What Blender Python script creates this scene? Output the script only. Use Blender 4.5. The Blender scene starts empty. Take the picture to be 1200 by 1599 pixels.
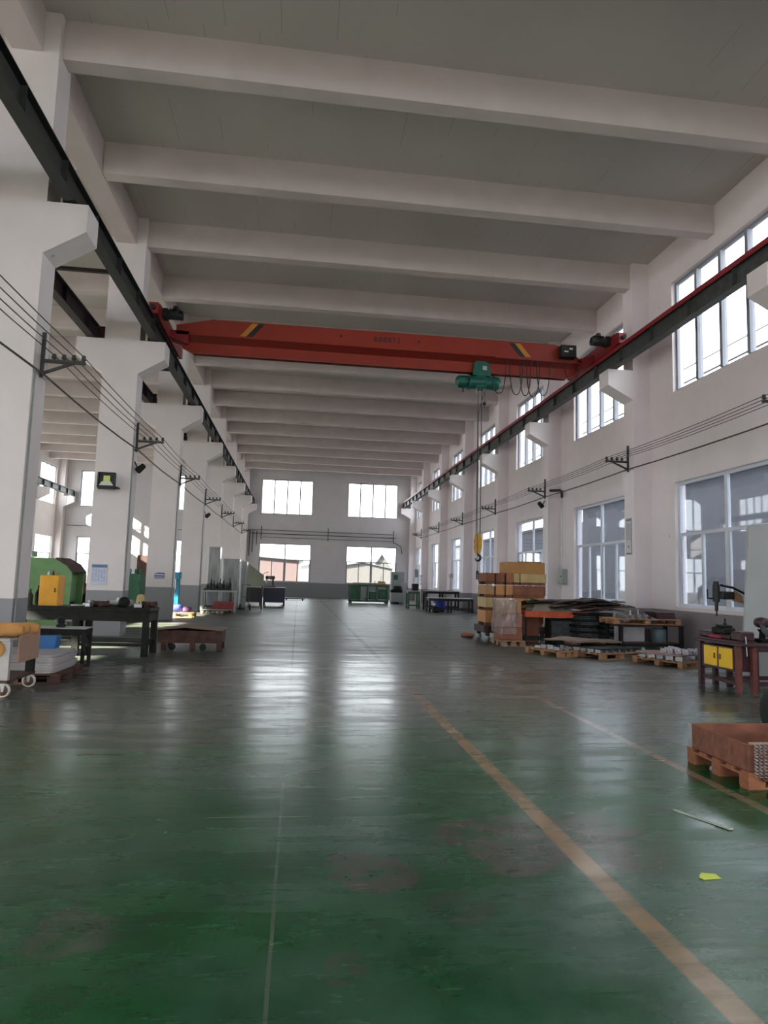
import bpy, math, random
from mathutils import Matrix, Vector

# ------------------------------------------------------------------ camera
S = bpy.context.scene
COL = S.collection
H = 1.5

def cam_axes(yaw, pitch, roll):
    cy, sy = math.cos(yaw), math.sin(yaw)
    f = Vector((sy * math.cos(pitch), cy * math.cos(pitch), math.sin(pitch)))
    r = Vector((cy, -sy, 0.0))
    u = r.cross(f)
    c, s = math.cos(roll), math.sin(roll)
    return c * r + s * u, -s * r + c * u, f

r_, u_, f_ = cam_axes(math.radians(7.118), math.radians(5.9), math.radians(1.656))
cd = bpy.data.cameras.new('camera')
cd.sensor_fit = 'VERTICAL'
cd.sensor_height = 36.0
cd.sensor_width = 27.0
cd.lens = 36.0 * 1041.5 / 1599.0
cd.clip_start = 0.05
cd.clip_end = 400
cam = bpy.data.objects.new('camera', cd)
cam.matrix_world = Matrix(((r_.x, u_.x, -f_.x, 0), (r_.y, u_.y, -f_.y, 0), (r_.z, u_.z, -f_.z, H), (0, 0, 0, 1)))
COL.objects.link(cam)
S.camera = cam

# ------------------------------------------------------------------ light, sky, exposure
S.view_settings.view_transform = 'Standard'
S.view_settings.look = 'None'
S.view_settings.gamma = 1
S.view_settings.use_curve_mapping = False
S.view_settings.exposure = 2.63

W = bpy.data.worlds.new('sky')
S.world = W
W.use_nodes = True
wn = W.node_tree.nodes
bg = wn['Background']
bg.inputs['Color'].default_value = (0.97, 0.98, 1.0, 1)
bg.inputs['Strength'].default_value = 1.35

SUN_AZ = (0.92, 0.39)       # direction the light travels, in plan
SUN_EL = math.radians(29.5)
sd = bpy.data.lights.new('sun', 'SUN')
sd.energy = 13.0
sd.angle = math.radians(0.6)
sd.color = (1.0, 0.90, 0.74)
sun = bpy.data.objects.new('sun', sd)
v = Vector((SUN_AZ[0] * math.cos(SUN_EL), SUN_AZ[1] * math.cos(SUN_EL), -math.sin(SUN_EL)))
sun.rotation_euler = v.to_track_quat('-Z', 'Y').to_euler()
sun.location = (-30, -20, 30)
COL.objects.link(sun)

# ------------------------------------------------------------------ materials
MATS = {}

def nt(m):
    m.use_nodes = True
    t = m.node_tree
    return t, t.nodes, t.links

def mat(name, col, rough=0.6, metal=0.0, var=0.0, scale=3.0, bump=0.0, coords='Object', col2=None, stretch=None, spec=0.5):
    if name in MATS:
        return MATS[name]
    m = bpy.data.materials.new(name)
    t, N, L = nt(m)
    b = N['Principled BSDF']
    b.inputs['Roughness'].default_value = rough
    b.inputs['Metallic'].default_value = metal
    b.inputs['Specular IOR Level'].default_value = spec
    b.inputs['Base Color'].default_value = (*col, 1)
    if var > 0 or col2 or bump:
        tc = N.new('ShaderNodeTexCoord')
        mp = N.new('ShaderNodeMapping')
        if stretch:
            mp.inputs['Scale'].default_value = stretch
        L.new(tc.outputs[coords], mp.inputs['Vector'])
        nz = N.new('ShaderNodeTexNoise')
        nz.inputs['Scale'].default_value = scale
        nz.inputs['Detail'].default_value = 5
        L.new(mp.outputs['Vector'], nz.inputs['Vector'])
        cr = N.new('ShaderNodeValToRGB')
        cr.color_ramp.elements[0].position = 0.3
        cr.color_ramp.elements[1].position = 0.7
        c2 = col2 if col2 else tuple(max(0, c * (1 + var)) for c in col)
        c1 = col if col2 else tuple(max(0, c * (1 - var)) for c in col)
        cr.color_ramp.elements[0].color = (*c1, 1)
        cr.color_ramp.elements[1].color = (*c2, 1)
        L.new(nz.outputs['Fac'], cr.inputs['Fac'])
        L.new(cr.outputs['Color'], b.inputs['Base Color'])
        if bump:
            bp = N.new('ShaderNodeBump')
            bp.inputs['Strength'].default_value = bump
            bp.inputs['Distance'].default_value = 0.01
            L.new(nz.outputs['Fac'], bp.inputs['Height'])
            L.new(bp.outputs['Normal'], b.inputs['Normal'])
    MATS[name] = m
    return m

def wall_mat(name, zsplit, upper=(0.68, 0.615, 0.62), lower=(0.25, 0.25, 0.265)):
    """whitewash above a grey painted dado that ends at zsplit"""
    m = bpy.data.materials.new(name)
    t, N, L = nt(m)
    b = N['Principled BSDF']
    b.inputs['Roughness'].default_value = 0.75
    g = N.new('ShaderNodeNewGeometry')
    sx = N.new('ShaderNodeSeparateXYZ')
    L.new(g.outputs['Position'], sx.inputs[0])
    lt = N.new('ShaderNodeMath'); lt.operation = 'LESS_THAN'
    L.new(sx.outputs['Z'], lt.inputs[0]); lt.inputs[1].default_value = zsplit
    nz = N.new('ShaderNodeTexNoise'); nz.inputs['Scale'].default_value = 0.9; nz.inputs['Detail'].default_value = 8
    nz.inputs['Roughness'].default_value = 0.65
    L.new(g.outputs['Position'], nz.inputs['Vector'])
    cr = N.new('ShaderNodeValToRGB')
    cr.color_ramp.elements[0].position = 0.25; cr.color_ramp.elements[1].position = 0.75
    cr.color_ramp.elements[0].color = (upper[0] * .93, upper[1] * .93, upper[2] * .92, 1)
    cr.color_ramp.elements[1].color = (upper[0] * 1.05, upper[1] * 1.05, upper[2] * 1.06, 1)
    L.new(nz.outputs['Fac'], cr.inputs['Fac'])
    # scattered chips and nail marks
    vo = N.new('ShaderNodeTexVoronoi'); vo.inputs['Scale'].default_value = 0.9
    L.new(g.outputs['Position'], vo.inputs['Vector'])
    ls = N.new('ShaderNodeMath'); ls.operation = 'LESS_THAN'; ls.inputs[1].default_value = 0.035
    L.new(vo.outputs['Distance'], ls.inputs[0])
    mx0 = N.new('ShaderNodeMixRGB'); mx0.inputs[2].default_value = (0.35, 0.33, 0.31, 1)
    mf = N.new('ShaderNodeMath'); mf.operation = 'MULTIPLY'; mf.inputs[1].default_value = 0.6
    L.new(ls.outputs[0], mf.inputs[0]); L.new(mf.outputs[0], mx0.inputs[0])
    L.new(cr.outputs['Color'], mx0.inputs[1])
    mx = N.new('ShaderNodeMixRGB'); mx.inputs[2].default_value = (*lower, 1)
    L.new(lt.outputs[0], mx.inputs[0]); L.new(mx0.outputs[0], mx.inputs[1])
    L.new(mx.outputs[0], b.inputs['Base Color'])
    bp = N.new('ShaderNodeBump'); bp.inputs['Strength'].default_value = 0.15; bp.inputs['Distance'].default_value = 0.01
    L.new(nz.outputs['Fac'], bp.inputs['Height']); L.new(bp.outputs['Normal'], b.inputs['Normal'])
    return m

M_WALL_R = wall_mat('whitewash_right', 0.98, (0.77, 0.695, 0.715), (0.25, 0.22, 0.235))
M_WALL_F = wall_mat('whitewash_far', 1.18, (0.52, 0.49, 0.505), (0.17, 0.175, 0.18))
M_WALL_L = wall_mat('whitewash_left', 1.18)
M_COLUMN = wall_mat('whitewash_column', 1.08)
M_CEIL = mat('ceiling_whitewash', (0.49, 0.45, 0.435), 0.8, var=0.05, scale=14, coords='Generated')

def add_seams(m):
    """hairline board joints left in the slab, broken up along their length"""
    t, N, L = nt(m)
    b = N['Principled BSDF']
    src = b.inputs['Base Color'].links[0].from_socket
    g = N.new('ShaderNodeNewGeometry')
    sx = N.new('ShaderNodeSeparateXYZ'); L.new(g.outputs['Position'], sx.inputs[0])
    def mm(op, a, b_=None):
        n = N.new('ShaderNodeMath'); n.operation = op
        for i, q in enumerate((a, b_)):
            if q is None: continue
            if isinstance(q, (int, float)): n.inputs[i].default_value = q
            else: L.new(q, n.inputs[i])
        return n.outputs[0]
    nz = N.new('ShaderNodeTexNoise'); nz.inputs['Scale'].default_value = 0.7; L.new(g.outputs['Position'], nz.inputs['Vector'])
    u = mm('FRACT', mm('DIVIDE', mm('ADD', sx.outputs['X'], mm('MULTIPLY', mm('FLOOR', mm('DIVIDE', mm('ADD', sx.outputs['Y'], 2.1), 3.14)), 0.37)), 0.92))
    hair = mm('LESS_THAN', mm('ABSOLUTE', mm('SUBTRACT', u, 0.5)), 0.008)
    msk = mm('MULTIPLY', hair, mm('MULTIPLY', mm('GREATER_THAN', nz.outputs['Fac'], 0.55), 0.45))
    mx = N.new('ShaderNodeMixRGB'); L.new(msk, mx.inputs[0]); L.new(src, mx.inputs[1]); mx.inputs[2].default_value = (0.2, 0.19, 0.18, 1)
    L.new(mx.outputs[0], b.inputs['Base Color'])
add_seams(M_CEIL)
M_BEAM = mat('beam_whitewash', (0.57, 0.50, 0.495), 0.8, var=0.05, scale=2.0)

def floor_mat():
    m = bpy.data.materials.new('green_floor_paint')
    t, N, L = nt(m)
    b = N['Principled BSDF']
    g = N.new('ShaderNodeNewGeometry')
    sx = N.new('ShaderNodeSeparateXYZ'); L.new(g.outputs['Position'], sx.inputs[0])
    X, Y = sx.outputs['X'], sx.outputs['Y']
    def math_(op, a, b_=None, c=None):
        n = N.new('ShaderNodeMath'); n.operation = op
        for i, q in enumerate((a, b_, c)):
            if q is None: continue
            if isinstance(q, (int, float)): n.inputs[i].default_value = q
            else: L.new(q, n.inputs[i])
        return n.outputs[0]
    def noise(scale, det=5, stretch=(1, 1, 1), rough=0.55, off=(0, 0, 0)):
        mp = N.new('ShaderNodeMapping'); mp.inputs['Scale'].default_value = stretch; mp.inputs['Location'].default_value = off
        L.new(g.outputs['Position'], mp.inputs['Vector'])
        n = N.new('ShaderNodeTexNoise'); n.inputs['Scale'].default_value = scale; n.inputs['Detail'].default_value = det
        n.inputs['Roughness'].default_value = rough
        L.new(mp.outputs['Vector'], n.inputs['Vector'])
        return n.outputs['Fac']
    def ramp(f, stops):
        c = N.new('ShaderNodeValToRGB')
        e = c.color_ramp.elements
        while len(e) < len(stops): e.new(0.5)
        for q, (p, col) in zip(e, stops):
            q.position = p; q.color = (*col, 1)
        L.new(f, c.inputs['Fac'])
        return c.outputs['Color']
    def mix(fac, a, b_):
        n = N.new('ShaderNodeMixRGB')
        for i, q in enumerate((fac, a, b_)):
            if isinstance(q, (int, float)): n.inputs[i].default_value = q
            elif isinstance(q, tuple): n.inputs[i].default_value = (*q, 1)
            else: L.new(q, n.inputs[i])
        return n.outputs[0]
    def smooth(v, lo, hi):
        n = N.new('ShaderNodeMapRange'); n.interpolation_type = 'SMOOTHSTEP'
        L.new(v, n.inputs['Value']); n.inputs['From Min'].default_value = lo; n.inputs['From Max'].default_value = hi
        return n.outputs[0]
    big = noise(0.35, 4, rough=0.6)
    fine = noise(2.3, 8, rough=0.7)
    scuff = noise(1.2, 8, (0.45, 2.4, 1), 0.7, (3, 1, 0))
    green = ramp(fine, [(0.28, (0.001, 0.030, 0.008)), (0.45, (0.002, 0.064, 0.016)), (0.62, (0.007, 0.086, 0.027)), (0.8, (0.036, 0.115, 0.055))])
    teal = ramp(fine, [(0.3, (0.010, 0.062, 0.035)), (0.7, (0.050, 0.108, 0.075))])
    c = mix(smooth(big, 0.42, 0.62), green, teal)
    # wear: the paint is rubbed to grey-brown further down the aisle
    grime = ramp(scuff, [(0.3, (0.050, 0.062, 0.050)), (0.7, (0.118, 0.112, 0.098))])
    far = smooth(Y, 3.0, 11.0)
    wear = smooth(math_('ADD', math_('MULTIPLY', far, 0.42), math_('ADD', math_('MULTIPLY', big, 0.55), math_('MULTIPLY', scuff, 0.45))), 0.55, 0.93)
    wear = math_('MAXIMUM', wear, math_('MULTIPLY', smooth(X, -3.4, -4.4), 0.85))  # left strip greyed in colour too, so sun patches there turn cream
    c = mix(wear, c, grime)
    # brown stains near the camera
    def blob(cx, cy, rx, ry, k):
        dx = math_('DIVIDE', math_('SUBTRACT', X, cx), rx); dy = math_('DIVIDE', math_('SUBTRACT', Y, cy), ry)
        d = math_('ADD', math_('MULTIPLY', dx, dx), math_('MULTIPLY', dy, dy))
        d = math_('ADD', d, math_('ADD', math_('MULTIPLY', math_('SUBTRACT', fine, 0.5), 5.5), math_('MULTIPLY', math_('SUBTRACT', scuff, 0.5), 4.0)))
        return math_('MULTIPLY', math_('SUBTRACT', 1.0, smooth(d, 0.55, 1.15)), k)
    brown = ramp(fine, [(0.3, (0.060, 0.050, 0.045)), (0.7, (0.12, 0.095, 0.085))])
    for a in ((1.25, 4.0, 0.36, 0.42, .8), (0.42, 3.62, 0.22, 0.26, .7), (1.75, 4.0, .3, .35, .6), (-0.9, 3.1, .18, .25, .45), (.25, 2.75, .10, .14, .4),
              (-1.3, 6.6, .9, .5, .5), (5.9, 8.3, .7, .5, .5), (1.9, 3.9, .3, .4, .5), (-2.4, 7.4, .6, .4, .4), (0.85, 3.2, .16, .16, .35)):
        c = mix(math_('MULTIPLY', blob(*a), smooth(noise(6.0, 6, (1, 1, 1), 0.7), 0.34, 0.56)), c, brown)
    # two painted lane lines, mud coloured and worn, darkened by traffic far down
    wob = math_('MULTIPLY', math_('SUBTRACT', noise(1.4, 3), 0.5), 0.03)
    def line(x0, w):
        d = math_('ABSOLUTE', math_('SUBTRACT', math_('ADD', X, wob), x0))
        return math_('SUBTRACT', 1.0, smooth(d, w * 0.8, w * 1.1))
    paint_near = ramp(fine, [(0.25, (0.20, 0.115, 0.040)), (0.55, (0.27, 0.155, 0.062)), (0.8, (0.28, 0.185, 0.095))])
    paint = mix(smooth(Y, 8.0, 11.0), paint_near, (0.010, 0.009, 0.008))
    worn = smooth(scuff, 0.62, 0.36)
    f1 = math_('MULTIPLY', line(1.62, 0.064), math_('ADD', 0.62, math_('MULTIPLY', worn, 0.38)))
    gap = math_('SUBTRACT', 1.0, math_('MULTIPLY', smooth(Y, 9.0, 10.0), math_('SUBTRACT', 1.0, smooth(Y, 11.5, 12.5))))
    c = mix(math_('MULTIPLY', f1, math_('ADD', .55, math_('MULTIPLY', gap, .45))), c, paint)
    f2 = math_('MULTIPLY', line(3.27, 0.05), math_('ADD', 0.45, math_('MULTIPLY', worn, 0.55)))
    pn2 = mix(smooth(Y, 8.0, 11.0), (0.25, 0.19, 0.13), (0.035, 0.032, 0.028))
    c = mix(f2, c, pn2)
    # casting joints: one along the hall at x=-0.05, one across every few metres
    def hair(v, at, w):
        return math_('LESS_THAN', math_('ABSOLUTE', math_('SUBTRACT', math_('ADD', v, math_('MULTIPLY', wob, 0.5)), at)), w)
    pale = mix(smooth(Y, 4.5, 6.5), (0.10, 0.13, 0.10), (0.035, 0.04, 0.035))
    c = mix(math_('MULTIPLY', hair(X, -0.05, 0.008), 0.7), c, pale)
    c = mix(math_('MULTIPLY', math_('MULTIPLY', hair(X, -0.05, 0.022), smooth(Y, 5.0, 6.5)), 0.85), c, (0.02, 0.022, 0.02))
    short = math_('MULTIPLY', hair(Y, 4.43, 0.006), math_('MULTIPLY', smooth(X, -0.55, -0.45), math_('SUBTRACT', 1, smooth(X, 0.05, 0.15))))
    c = mix(math_('MULTIPLY', short, 0.8), c, (0.15, 0.19, 0.15))
    c = mix(math_('MULTIPLY', hair(Y, 17.75, 0.06), 0.8), c, (0.03, 0.03, 0.03))
    # skid marks
    for (a0, b0, w) in ((0.30, 22.0, 0.05), (-0.22, 25.5, 0.06), (0.12, 30.5, 0.08), (.05, 15.2, .03)):
        d = math_('ABSOLUTE', math_('SUBTRACT', Y, math_('ADD', math_('MULTIPLY', X, a0), b0)))
        msk = math_('MULTIPLY', math_('LESS_THAN', d, w), math_('MULTIPLY', smooth(X, 0.0, 0.8), math_('SUBTRACT', 1.0, smooth(X, 5.0, 6.5))))
        c = mix(math_('MULTIPLY', msk, 0.5), c, (0.035, 0.035, 0.033))
    # small pale scratches and flakes
    vo = N.new('ShaderNodeTexVoronoi'); vo.inputs['Scale'].default_value = 2.2
    L.new(g.outputs['Position'], vo.inputs['Vector'])
    fl = math_('MULTIPLY', math_('LESS_THAN', vo.outputs['Distance'], 0.03), 0.5)
    c = mix(fl, c, (0.16, 0.22, 0.17))
    L.new(c, b.inputs['Base Color'])
    # sheen: sealed paint, streaky with wear
    rg = N.new('ShaderNodeMapRange'); L.new(scuff, rg.inputs['Value'])
    rg.inputs['From Min'].default_value = 0.3; rg.inputs['From Max'].default_value = 0.7
    rg.inputs['To Min'].default_value = 0.14; rg.inputs['To Max'].default_value = 0.38
    dull = smooth(Y, 10.5, 15.0)
    L.new(math_('ADD', rg.outputs[0], math_('MULTIPLY', dull, 0.14)), b.inputs['Roughness'])
    L.new(math_('SUBTRACT', 0.40, math_('MULTIPLY', dull, 0.28)), b.inputs['Specular IOR Level'])
    hb = noise(5.0, 4, (0.5, 3.0, 1), 0.6)
    hm = math_('ADD', hb, math_('MULTIPLY', fine, 0.5))
    bp = N.new('ShaderNodeBump'); bp.inputs['Strength'].default_value = 0.22; bp.inputs['Distance'].default_value = 0.006
    L.new(hm, bp.inputs['Height']); L.new(bp.outputs['Normal'], b.inputs['Normal'])
    return m

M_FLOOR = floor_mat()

def glass_mat(name, tint=(0.92, 0.95, 0.96), film=0.0, filmcol=(0.5, 0.53, 0.58)):
    """pane: lets daylight straight through, mirrors at grazing angles; film = dusty fraction"""
    m = bpy.data.materials.new(name)
    t, N, L = nt(m)
    N.remove(N['Principled BSDF'])
    out = N['Material Output']
    tr = N.new('ShaderNodeBsdfTransparent'); tr.inputs[0].default_value = (*tint, 1)
    gl = N.new('ShaderNodeBsdfGlossy'); gl.inputs['Roughness'].default_value = 0.02
    g = N.new('ShaderNodeNewGeometry')
    dt = N.new('ShaderNodeVectorMath'); dt.operation = 'DOT_PRODUCT'
    L.new(g.outputs['Normal'], dt.inputs[0]); L.new(g.outputs['Incoming'], dt.inputs[1])
    def mm(op, a, b_=None):
        n = N.new('ShaderNodeMath'); n.operation = op
        for i, q in enumerate((a, b_)):
            if q is None: continue
            if isinstance(q, (int, float)): n.inputs[i].default_value = q
            else: L.new(q, n.inputs[i])
        return n.outputs[0]
    fr = mm('ADD', mm('MULTIPLY', mm('POWER', mm('SUBTRACT', 1.0, mm('ABSOLUTE', dt.outputs['Value'])), 5.0), 0.95), 0.045)
    mx = N.new('ShaderNodeMixShader')
    L.new(fr, mx.inputs[0]); L.new(tr.outputs[0], mx.inputs[1]); L.new(gl.outputs[0], mx.inputs[2])
    last = mx.outputs[0]
    if film:
        df = N.new('ShaderNodeBsdfDiffuse'); df.inputs[0].default_value = (*filmcol, 1)
        m2 = N.new('ShaderNodeMixShader'); m2.inputs[0].default_value = film
        L.new(tr.outputs[0], m2.inputs[1]); L.new(df.outputs[0], m2.inputs[2])
        L.new(m2.outputs[0], mx.inputs[1])
    L.new(last, out.inputs['Surface'])
    return m

M_GLASS = glass_mat('window_glass')
M_GLASS_DIM = glass_mat('window_glass_dusty', (0.80, 0.84, 0.88), 0.16, (0.30, 0.32, 0.36))
M_UPVC = mat('white_window_profile', (0.62, 0.65, 0.72), 0.45)
M_UPVC_D = mat('glare_darkened_profile', (0.24, 0.25, 0.29), 0.6)  # same white profile, darkened in colour to hold against sky glare

# ------------------------------------------------------------------ mesh builder
class MB:
    def __init__(s): s.v = []; s.f = []; s.sm = []
    def add(s, vs, fs, smooth=False):
        n = len(s.v); s.v += [tuple(p) for p in vs]
        s.f += [tuple(i + n for i in q) for q in fs]; s.sm += [smooth] * len(fs)
        return s
    def box(s, c, d, rz=0, bev=0.0, rx=0, ry=0):
        hx, hy, hz = d[0] / 2, d[1] / 2, d[2] / 2
        R = Matrix.Rotation(rz, 3, 'Z') @ Matrix.Rotation(ry, 3, 'Y') @ Matrix.Rotation(rx, 3, 'X')
        C = Vector(c)
        b = min(bev, hx * .9, hy * .9, hz * .9)
        if b <= 0:
            vs = [C + R @ Vector((x, y, z)) for x in (-hx, hx) for y in (-hy, hy) for z in (-hz, hz)]
            return s.add(vs, [(0, 1, 3, 2), (4, 6, 7, 5), (0, 4, 5, 1), (2, 3, 7, 6), (0, 2, 6, 4), (1, 5, 7, 3)])
        vs = []; idx = {}
        for ix in (-1, 1):
            for iy in (-1, 1):
                for iz in (-1, 1):
                    for a in range(3):
                        p = [ix * (hx - b), iy * (hy - b), iz * (hz - b)]
                        p[a] = (ix * hx, iy * hy, iz * hz)[a]
                        idx[(ix, iy, iz, a)] = len(vs); vs.append(C + R @ Vector(p))
        fs = []
        for a in range(3):
            o = [0, 1, 2]; o.remove(a)
            for sg in (-1, 1):
                q = []
                for (p0, p1) in ((-1, -1), (1, -1), (1, 1), (-1, 1)):
                    k = [0, 0, 0]; k[a] = sg; k[o[0]] = p0; k[o[1]] = p1
                    q.append(idx[(*k, a)])
                if (sg < 0) != (a == 1): q.reverse()
                fs.append(tuple(q))
        for a in range(3):          # edges running along axis a
            o = [0, 1, 2]; o.remove(a)
            for p0 in (-1, 1):
                for p1 in (-1, 1):
                    def kk(e, ax):
                        k = [0, 0, 0]; k[a] = e; k[o[0]] = p0; k[o[1]] = p1
                        return idx[(*k, ax)]
                    q = [kk(-1, o[0]), kk(1, o[0]), kk(1, o[1]), kk(-1, o[1])]
                    if (p0 * p1 > 0) != (a == 1): q.reverse()
                    fs.append(tuple(q))
        for ix in (-1, 1):
            for iy in (-1, 1):
                for iz in (-1, 1):
                    q = [idx[(ix, iy, iz, 0)], idx[(ix, iy, iz, 1)], idx[(ix, iy, iz, 2)]]
                    if ix * iy * iz < 0: q.reverse()
                    fs.append(tuple(q))
        return s.add(vs, fs)
    def b2(s, x0, x1, y0, y1, z0, z1, bev=0.0):
        return s.box(((x0 + x1) / 2, (y0 + y1) / 2, (z0 + z1) / 2), (abs(x1 - x0), abs(y1 - y0), abs(z1 - z0)), bev=bev)
    def tube(s, pts, r, n=8, closed=False, cap=True):
        pts = [Vector(p) for p in pts]
        rs = r if isinstance(r, (list, tuple)) else [r] * len(pts)
        m = len(pts); rings = []; up = None
        for i, p in enumerate(pts):
            if closed: t = pts[(i + 1) % m] - pts[i - 1]
            else: t = pts[min(i + 1, m - 1)] - pts[max(i - 1, 0)]
            if t.length < 1e-9: t = Vector((0, 0, 1))
            t.normalize()
            if up is None:
                up = t.orthogonal().normalized()
            else:
                up = up - t * up.dot(t)
                up = up.normalized() if up.length > 1e-6 else t.orthogonal().normalized()
            w = t.cross(up)
            rings.append([p + (up * math.cos(2 * math.pi * k / n) + w * math.sin(2 * math.pi * k / n)) * rs[i] for k in range(n)])
        vs = [q for rg in rings for q in rg]
        fs = []
        for i in range(m if closed else m - 1):
            j = (i + 1) % m
            for k in range(n):
                k2 = (k + 1) % n
                fs.append((i * n + k, i * n + k2, j * n + k2, j * n + k))
        s.add(vs, fs, n > 4)
        if cap and not closed:
            s.add(rings[0], [tuple(reversed(range(n)))]); s.add(rings[-1], [tuple(range(n))])
        return s
    def cyl(s, a, b, r, n=16, r2=None): return s.tube([a, b], [r, r if r2 is None else r2], n)
    def bar(s, a, b, w, h=None):
        """square bar between two points"""
        h = w if h is None else h
        a, b = Vector(a), Vector(b); d = (b - a).normalized()
        up = Vector((0, 0, 1)) if abs(d.z) < 0.95 else Vector((0, 1, 0))
        x = d.cross(up).normalized(); u = x.cross(d)
        vs = [p + x * sx * w / 2 + u * su * h / 2 for p in (a, b) for (sx, su) in ((-1, -1), (1, -1), (1, 1), (-1, 1))]
        return s.add(vs, [(3, 2, 1, 0), (4, 5, 6, 7), (0, 1, 5, 4), (1, 2, 6, 5), (2, 3, 7, 6), (3, 0, 4, 7)])
    def prism(s, poly, a0, a1, axis='y'):
        """extrude a polygon; axis y: poly in (x,z); x: (y,z); z: (x,y)"""
        def P(p, a):
            return {'y': (p[0], a, p[1]), 'x': (a, p[0], p[1]), 'z': (p[0], p[1], a)}[axis]
        n = len(poly)
        area = sum(poly[i][0] * poly[(i + 1) % n][1] - poly[(i + 1) % n][0] * poly[i][1] for i in range(n))
        if (area < 0) != (axis == 'y'): poly = list(reversed(poly))
        vs = [P(p, a0) for p in poly] + [P(p, a1) for p in poly]
        fs = [tuple(reversed(range(n))), tuple(range(n, 2 * n))] + [(i, (i + 1) % n, n + (i + 1) % n, n + i) for i in range(n)]
        return s.add(vs, fs)
    def lathe(s, prof, c=(0, 0, 0), n=20, axis='z'):
        c = Vector(c)
        def P(r, h, t):
            x, y = r * math.cos(t), r * math.sin(t)
            return c + Vector({'z': (x, y, h), 'x': (h, x, y), 'y': (y, h, x)}[axis])
        vs = [P(r, h, 2 * math.pi * k / n) for (r, h) in prof for k in range(n)]
        fs = [(i * n + k, i * n + (k + 1) % n, (i + 1) * n + (k + 1) % n, (i + 1) * n + k) for i in range(len(prof) - 1) for k in range(n)]
        s.add(vs, fs, True)
        s.add([P(prof[0][0], prof[0][1], 2 * math.pi * k / n) for k in range(n)], [tuple(reversed(range(n)))])
        s.add([P(prof[-1][0], prof[-1][1], 2 * math.pi * k / n) for k in range(n)], [tuple(range(n))])
        return s
    def build(s, name, m, parent=None, loc=None, rz=0):
        me = bpy.data.meshes.new(name)
        me.from_pydata(s.v, [], s.f)
        me.polygons.foreach_set('use_smooth', s.sm)
        me.materials.append(m)
        me.update()
        o = bpy.data.objects.new(name, me)
        COL.objects.link(o)
        if parent is not None: o.parent = parent
        if loc is not None: o.location = loc
        if rz: o.rotation_euler = (0, 0, rz)
        return o

def struct(o): o['kind'] = 'structure'; return o
def tag(o, label, cat, group=None, kind=None):
    o['label'] = label; o['category'] = cat
    if group: o['group'] = group
    if kind: o['kind'] = kind
    return o
def thing(name, label, cat, loc=(0, 0, 0), rz=0, group=None):
    o = bpy.data.objects.new(name, None)
    o.empty_display_size = 0.2
    COL.objects.link(o); o.location = loc; o.rotation_euler = (0, 0, rz)
    return tag(o, label, cat, group)
def kids(o): return [c for c in bpy.data.objects if c.parent == o]
def dup(root, loc, rz=None, label=None, group=None, scale=None):
    r = root.copy(); COL.objects.link(r); r.location = loc
    if rz is not None: r.rotation_euler = (0, 0, rz)
    if label: r['label'] = label
    if group: r['group'] = group
    if scale: r.scale = scale
    for ch in kids(root):
        c = ch.copy(); COL.objects.link(c); c.parent = r
        for g in kids(ch):
            d = g.copy(); COL.objects.link(d); d.parent = c
    return r

# ------------------------------------------------------------------ the building
YF = 54.3          # inner face of the far wall
YB = -8.3          # inner face of the wall behind the camera
XR = 9.4           # inner face of the right wall
XL = -18.7         # inner face of the left wall of the next bay
ZC = 10.57
BAY = 6.28
COLY = [10.9 + BAY * k for k in range(-3, 7)]

def wall_open(name, axis, p0, p1, u0, u1, z0, z1, holes, m):
    """wall slab between planes p0,p1 with rectangular openings; axis = normal"""
    us = sorted({u0, u1} | {h[0] for h in holes} | {h[1] for h in holes})
    zs = sorted({z0, z1} | {h[2] for h in holes} | {h[3] for h in holes})
    def solid(i, j):
        if i < 0 or j < 0 or i >= len(us) - 1 or j >= len(zs) - 1: return False
        uc, zc = (us[i] + us[i + 1]) / 2, (zs[j] + zs[j + 1]) / 2
        return not any(h[0] < uc < h[1] and h[2] < zc < h[3] for h in holes)
    mb = MB()
    def P(p, u, z): return (p, u, z) if axis == 'x' else (u, p, z)
    for i in range(len(us) - 1):
        for j in range(len(zs) - 1):
            if not solid(i, j): continue
            a, b, c, d = us[i], us[i + 1], zs[j], zs[j + 1]
            for p in (p0, p1): mb.add([P(p, a, c), P(p, b, c), P(p, b, d), P(p, a, d)], [(0, 1, 2, 3)])
            if not solid(i - 1, j): mb.add([P(p0, a, c), P(p1, a, c), P(p1, a, d), P(p0, a, d)], [(0, 1, 2, 3)])
            if not solid(i + 1, j): mb.add([P(p0, b, c), P(p1, b, c), P(p1, b, d), P(p0, b, d)], [(0, 1, 2, 3)])
            if not solid(i, j - 1): mb.add([P(p0, a, c), P(p1, a, c), P(p1, b, c), P(p0, b, c)], [(0, 1, 2, 3)])
            if not solid(i, j + 1): mb.add([P(p0, a, d), P(p1, a, d), P(p1, b, d), P(p0, b, d)], [(0, 1, 2, 3)])
    return struct(mb.build(name, m))

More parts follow.
